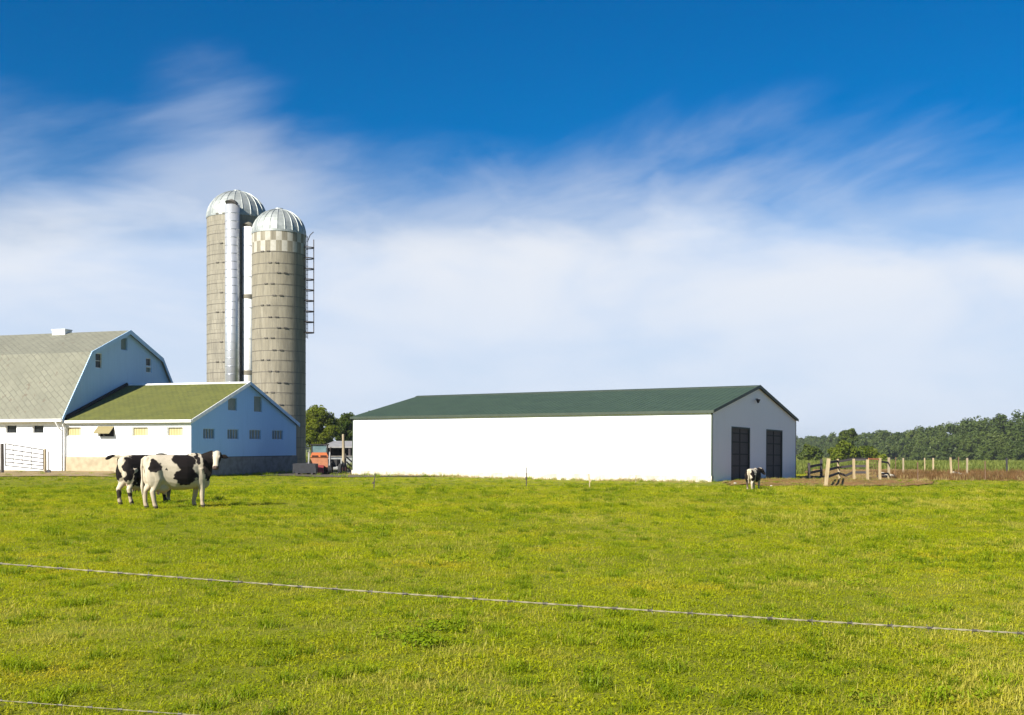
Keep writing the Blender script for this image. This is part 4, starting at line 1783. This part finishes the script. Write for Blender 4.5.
def scatter(name, clumps, pts, mat):
    """pts: (x, y, z, rot, scale, index); one object, clumps instanced on its points"""
    lib = bpy.data.collections.new(name + '_clumps')
    for o in clumps:
        lib.objects.link(o)
    me = bpy.data.meshes.new(name)
    me.from_pydata([p[:3] for p in pts], [], [])
    a = me.attributes.new('spin', 'FLOAT_VECTOR', 'POINT')
    a.data.foreach_set('vector', [v for p in pts for v in (0, 0, p[3])])
    a = me.attributes.new('size', 'FLOAT', 'POINT')
    a.data.foreach_set('value', [p[4] for p in pts])
    a = me.attributes.new('pick', 'INT', 'POINT')
    a.data.foreach_set('value', [p[5] for p in pts])
    me.materials.append(mat)
    o = bpy.data.objects.new(name, me)
    COL.objects.link(o)
    ng = bpy.data.node_groups.new(name + '_scatter', 'GeometryNodeTree')
    ng.interface.new_socket('Geometry', in_out='INPUT', socket_type='NodeSocketGeometry')
    ng.interface.new_socket('Geometry', in_out='OUTPUT', socket_type='NodeSocketGeometry')
    gi, go = ng.nodes.new('NodeGroupInput'), ng.nodes.new('NodeGroupOutput')
    iop = ng.nodes.new('GeometryNodeInstanceOnPoints')
    ci = ng.nodes.new('GeometryNodeCollectionInfo')
    ci.inputs['Collection'].default_value = lib
    ci.inputs['Separate Children'].default_value = True
    ci.inputs['Reset Children'].default_value = True
    def attr(nm, typ):
        n = ng.nodes.new('GeometryNodeInputNamedAttribute')
        n.data_type = typ
        n.inputs['Name'].default_value = nm
        return [s for s in n.outputs if s.enabled and s.name == 'Attribute'][0]
    L = ng.links.new
    L(gi.outputs[0], iop.inputs['Points'])
    L(ci.outputs[0], iop.inputs['Instance'])
    iop.inputs['Pick Instance'].default_value = True
    L(attr('pick', 'INT'), iop.inputs['Instance Index'])
    L(attr('spin', 'FLOAT_VECTOR'), iop.inputs['Rotation'])
    L(attr('size', 'FLOAT'), iop.inputs['Scale'])
    L(iop.outputs[0], go.inputs[0])
    md = o.modifiers.new('scatter', 'NODES')
    md.node_group = ng
    return tag(o, kind='stuff')


def bare(x, y):
    for poly in BARE:
        if inside(poly, x, y):
            return 2
    for poly in PATCHES:
        if inside(poly, x, y):
            return 1
    return 0


def grass():
    cl = [clump_mesh('clump_a', 54, .16, .022, .052, .0075, 1.8, M['grass'], 1, leafy=6),
          clump_mesh('clump_b', 48, .15, .026, .060, .007, 1.9, M['grass'], 2, leafy=7),
          clump_mesh('clump_c', 50, .17, .018, .048, .0085, 2.1, M['grass'], 3, leafy=9),
          clump_mesh('clump_d', 46, .15, .028, .070, .0065, 1.9, M['grass_dry'], 4),
          clump_mesh('clump_e', 10, .15, .025, .075, .011, 1.0, M['clover'], 5, leafy=60),
          clump_mesh('clump_f', 80, .11, .05, .12, .008, 1.4, M['tuft'], 6, leafy=16)]
    pts = []
    r = random.Random(5)
    zones = [(5.2, 10, 75), (10, 16, 52), (16, 24, 34), (24, 34, 22), (34, 46, 15), (46, 78, 9)]
    for (y0, y1, dens) in zones:
        y = y0
        cell = 1 / math.sqrt(dens)
        while y < y1:
            half = y * .53 + 1.6
            x = -half
            big = y > 34
            while x < half:
                X, Y = x + r.uniform(-.6, .6) * cell, y + r.uniform(-.6, .6) * cell
                x += cell
                if Y > 44:
                    b = bare(X, Y)
                    if b == 2:
                        continue
                    if b == 1 and (r.random() > (.16 + .75 * (mnoise.noise((X * .7, Y * .5, 44.0)) > .02))):
                        continue
                n1 = mnoise.noise((X * .22, Y * .22, 1.0)) + .6 * mnoise.noise((X * .8, Y * .8, 5.0))
                n2 = mnoise.noise((X * .35, Y * .30, 11.0)) + .6 * mnoise.noise((X * 1.3, Y * 1.3, 15.0))
                n3 = mnoise.noise((X * .6, Y * .6, 21.0)) + .7 * mnoise.noise((X * 2.2, Y * 2.2, 25.0))
                q = r.random()
                right = sstep(-8, 10, X) * .12
                k = r.choice((0, 0, 1, 1, 2))
                if q < .04 + max(0, n2 - .25) * .7 + (right * 2.4 if n2 > .0 else 0):
                    k = 3
                elif n3 > .62 and q < .5:
                    k = 4
                elif n1 > .60 and q < .3:
                    k = 5
                elif q > .945:
                    k = 5
                s = r.uniform(.6, 1.35) * (1 + .22 * n1)
                if Y > 16: s *= 1.15
                if Y > 24: s *= 1.2
                if Y > 34: s *= 1.2
                if k == 5: s *= r.uniform(.6, 1.0)
                if Y > 46: s *= .75
                if -12 < X < 10.5 and Y > 44:
                    t_ = (9.72 - X) / 19.3
                    if 52.5 + 12.3 * t_ - Y < 4: s *= .5
                pts.append((X, Y, gz(X, Y) - .005, r.uniform(0, 6.28), s, k))
            y += cell
    print('grass clumps', len(pts))
    scatter('grass', cl, pts, M['grass'])


grass()


def other_cover():
    r = random.Random(17)
    # dead weeds along the foot of the white barn and the edges of the dirt
    cl = [clump_mesh('weed_a', 26, .16, .10, .30, .014, .8, M['dead_weed'], 31), clump_mesh('weed_b', 26, .18, .08, .22, .014, 1.2, M['dead_weed'], 32), clump_mesh('weed_c', 30, .16, .08, .26, .014, .9, M['tuft'], 33)]
    pts = []
    rot = Matrix.Rotation(W_ROT, 3, 'Z')
    for _ in range(420):
        p = Wp + rot @ Vector((r.uniform(-23.2, .4), -r.uniform(.06, 1.0) ** 1.2, 0))
        pts.append((p.x, p.y, gz(p.x, p.y), r.uniform(0, 6.28), r.uniform(.35, 1.0), r.choice((0, 1, 1, 2))))
    rotA = Matrix.Rotation(A_ROT, 3, 'Z')
    for _ in range(120):
        p = A + rotA @ Vector((r.uniform(.05, .5), r.uniform(0, 12), 0))
        pts.append((p.x, p.y, gz(p.x, p.y), r.uniform(0, 6.28), r.uniform(.4, .9), 2))
    for _ in range(5200):
        X, Y = r.uniform(8, 26), r.uniform(44.5, 60)
        if bare(X, Y) == 1 and (mnoise.noise((X * .5, Y * .45, 7.0)) > .08 or r.random() < .15):
            pts.append((X, Y, gz(X, Y), r.uniform(0, 6.28), r.uniform(.3, .7), r.choice((0, 1, 1, 2))))
    for _ in range(900):
        X, Y = r.uniform(-34, -20), r.uniform(51.5, 58)
        if bare(X, Y) < 2:
            pts.append((X, Y, gz(X, Y), r.uniform(0, 6.28), r.uniform(.15, .38), r.choice((0, 1, 2, 2))))
    for _ in range(1500):
        X, Y = r.uniform(17, 33), r.uniform(54, 90)
        if bare(X, Y) == 1:
            pts.append((X, Y, gz(X, Y), r.uniform(0, 6.28), r.uniform(.4, .95), r.choice((0, 1, 1))))
    for _ in range(160):
        X, Y = r.uniform(-15, -3), r.uniform(60, 72)
        if bare(X, Y) == 1:
            pts.append((X, Y, gz(X, Y), r.uniform(0, 6.28), r.uniform(.5, 1.5), 2))
    scatter('weeds', cl, pts, M['dead_weed'])
    # brown stubble on the right
    cl = [clump_mesh('stalk_a', 34, .20, .25, .62, .016, .45, M['brown_weed'], 41), clump_mesh('stalk_b', 30, .22, .18, .48, .016, .7, M['brown_weed'], 42), clump_mesh('stalk_c', 22, .2, .2, .4, .02, .8, M['dead_weed'], 43)]
    pts = []
    for _ in range(5200):
        X, Y = r.uniform(19, 54), r.uniform(51.5, 74)
        if inside(field, X, Y):
            pts.append((X, Y, gz(X, Y), r.uniform(0, 6.28), r.uniform(.5, 1.05), r.choice((0, 0, 1, 1, 2))))
    scatter('brown_stubble', cl, pts, M['brown_weed'])
    # green crop beyond
    cl = [clump_mesh('crop_a', 26, .22, .30, .66, .05, .6, M['crop_leaf'], 51), clump_mesh('crop_b', 24, .25, .35, .72, .05, .7, M['crop_leaf'], 52)]
    pts = []
    y = 74.0
    while y < 200:
        step = .75 + (y - 74) * .012
        x = y * .255
        while x < y * .62 + 6:
            X, Y = x + r.uniform(-.25, .25), y + r.uniform(-.15, .15)
            x += .42 + (y - 74) * .01
            if bare(X, Y):
                continue
            pts.append((X, Y, gz(X, Y), r.uniform(0, 6.28), r.uniform(.75, 1.15) * (1 + (y - 74) * .001), r.randint(0, 1)))
        y += step
    # the same crop seen through the gap beside the silos
    for _ in range(900):
        Y = r.uniform(78, 124); X = r.uniform(-.20, -.13) * Y
        pts.append((X, Y, gz(X, Y), r.uniform(0, 6.28), r.uniform(.7, 1.1), r.randint(0, 1)))
    scatter('crop_rows', cl, pts, M['crop_leaf'])
    # a few pale stones on the dirt by the doors
    for px, py, s, lab in ((735, 484.5, .075, 'pale stone on the dirt left of the calf'), (771.5, 487, .06, 'small pale stone on the dirt right of the calf')):
        g = gpt(px, py)
        m = MB()
        m.ell((0, 0, s * .25), (s, s * .8, s * .55), None, 9, 6)
        o = m.build('stone', M['stone'])
        for v in o.data.vertices:
            v.co *= 1 + .25 * mnoise.noise(v.co * 9 + Vector((px, 0, 0)))
        o.location = g + Vector((0, 0, .03))
        tag(o, lab, 'stone')


other_cover()

# ------------------------------------------------------------------ air
def haze():
    m = bpy.data.materials.new('haze')
    m.use_nodes = True
    nt = m.node_tree
    nt.nodes.remove(nt.nodes['Principled BSDF'])
    v = N(nt, 'ShaderNodeVolumePrincipled')
    v.inputs['Color'].default_value = (.86, .92, 1.0, 1)
    v.inputs['Density'].default_value = .00020
    v.inputs['Anisotropy'].default_value = .2
    nt.links.new(v.outputs[0], nt.nodes['Material Output'].inputs['Volume'])
    b = MB()
    b.box(-5200, 5200, -500, 7400, -5, 24)
    tag(b.build('haze', m), kind='stuff')


haze()

# ------------------------------------------------------------------ light
SUN_EL = R(34)
AZ = (-math.sin(R(40)), -math.cos(R(40)))
to_sun = Vector((AZ[0] * math.cos(SUN_EL), AZ[1] * math.cos(SUN_EL), math.sin(SUN_EL)))
sd = bpy.data.lights.new('sun', 'SUN')
sd.energy = 5.0
sd.angle = R(.5)
sd.color = (1.0, .95, .86)
so = bpy.data.objects.new('sun', sd)
COL.objects.link(so)
so.rotation_euler = to_sun.to_track_quat('Z', 'Y').to_euler()


def world():
    w = bpy.data.worlds.new('World')
    sc.world = w
    w.use_nodes = True
    nt = w.node_tree
    bg = nt.nodes['Background']
    sky = N(nt, 'ShaderNodeTexSky', sky_type='NISHITA')
    sky.sun_disc = False
    sky.sun_elevation = SUN_EL
    sky.sun_rotation = math.atan2(AZ[0], AZ[1])
    sky.air_density = 1.0
    sky.dust_density = .3
    sky.ozone_density = 2.5
    hs = N(nt, 'ShaderNodeHueSaturation')
    hs.inputs['Saturation'].default_value = 1.68
    hs.inputs['Value'].default_value = .76
    nt.links.new(sky.outputs[0], hs.inputs['Color'])
    tc = N(nt, 'ShaderNodeTexCoord')
    sp = N(nt, 'ShaderNodeSeparateXYZ')
    nt.links.new(tc.outputs['Generated'], sp.inputs[0])
    X, Y, Z = sp.outputs
    mp = N(nt, 'ShaderNodeMapping')
    mp.inputs['Rotation'].default_value = (0, R(13), 0)
    mp.inputs['Scale'].default_value = (1.0, 1.0, 2.6)
    nt.links.new(tc.outputs['Generated'], mp.inputs[0])
    n1 = noise_n(nt, mp.outputs[0], 2.3, 6, .50, .35)
    n2 = noise_n(nt, mp.outputs[0], 4.2, 5, .50, .4)
    n3 = noise_n(nt, mp.outputs[0], 9.0, 5, .6, .6)
    mp2 = N(nt, 'ShaderNodeMapping')
    rot = N(nt, 'ShaderNodeMapping')
    rot.inputs['Rotation'].default_value = (0, R(17), 0)
    nt.links.new(tc.outputs['Generated'], rot.inputs[0])
    mp2.inputs['Scale'].default_value = (1.0, 1.0, 4.2)
    nt.links.new(rot.outputs[0], mp2.inputs[0])
    n4 = noise_n(nt, mp2.outputs[0], 2.6, 6, .55, .3)
    SUB, MUL, ADD = 'SUBTRACT', 'MULTIPLY', 'ADD'
    # main bank of cloud near the horizon
    h = math_n(nt, ADD, Z, math_n(nt, MUL, math_n(nt, SUB, n1, .5), -.19))
    h = math_n(nt, ADD, h, math_n(nt, MUL, math_n(nt, SUB, n3, .5), -.035))
    azl = math_n(nt, 'DIVIDE', X, math_n(nt, 'MAXIMUM', Y, .2))
    h = math_n(nt, ADD, h, math_n(nt, MUL, math_n(nt, MUL, azl, azl), .14))
    bank = ramp(nt, h, .262, .165)
    # thin veil with slanting streaks higher up
    az = math_n(nt, 'DIVIDE', X, math_n(nt, 'MAXIMUM', Y, .2))
    pl = math_n(nt, 'DIVIDE', math_n(nt, ADD, az, .27), .085)
    pl = math_n(nt, 'POWER', 2.718, math_n(nt, MUL, math_n(nt, MUL, pl, pl), -1.0))
    hv = math_n(nt, ADD, Z, math_n(nt, MUL, math_n(nt, SUB, n4, .5), -.24))
    hv = math_n(nt, SUB, hv, math_n(nt, MUL, pl, .075))
    veil = math_n(nt, MUL, ramp(nt, hv, .30, .17), .60)
    cov = math_n(nt, 'MAXIMUM', bank, veil)
    # the cloud bank lies ahead; overhead and behind the sky is clear
    cov = math_n(nt, MUL, cov, ramp(nt, Y, .25, .65))
    lum = ramp(nt, n2, .34, .66)
    near = ramp(nt, Z, .05, .20)
    cA = mixrgb(nt, lum, (4.6, 5.5, 7.0), (6.4, 6.6, 7.0))
    cB = mixrgb(nt, lum, (4.9, 5.7, 7.0), (5.5, 6.1, 7.1))
    cloud = mixrgb(nt, near, cB, cA)
    thin = math_n(nt, MUL, cov, ramp(nt, n2, .2, .55, .86, .97))
    tint = mixrgb(nt, 1.0, hs.outputs[0], (.8, .88, 1.03), 'MULTIPLY')
    nt.links.new(mixrgb(nt, thin, tint, cloud), bg.inputs[0])
    bg.inputs[1].default_value = .065


world()

# ------------------------------------------------------------------ camera
cam = bpy.data.cameras.new('camera')
cam.sensor_width = 36
cam.lens = 36 * F / 1024
cam.shift_y = (HY - 357.5) / 1024
cam.clip_start = .1
cam.clip_end = 20000
co = bpy.data.objects.new('camera', cam)
COL.objects.link(co)
co.location = (0, 0, CAMH)
co.rotation_euler = (R(90), 0, 0)
sc.camera = co

vs_ = sc.view_settings
vs_.view_transform = 'Standard'
vs_.look = 'None'
vs_.exposure = 1.05
vs_.gamma = 1
vs_.use_curve_mapping = False
sc.render.resolution_x, sc.render.resolution_y = 1024, 715
sc.cycles.use_denoising = True
sc.cycles.max_bounces = 6
sc.cycles.transparent_max_bounces = 4
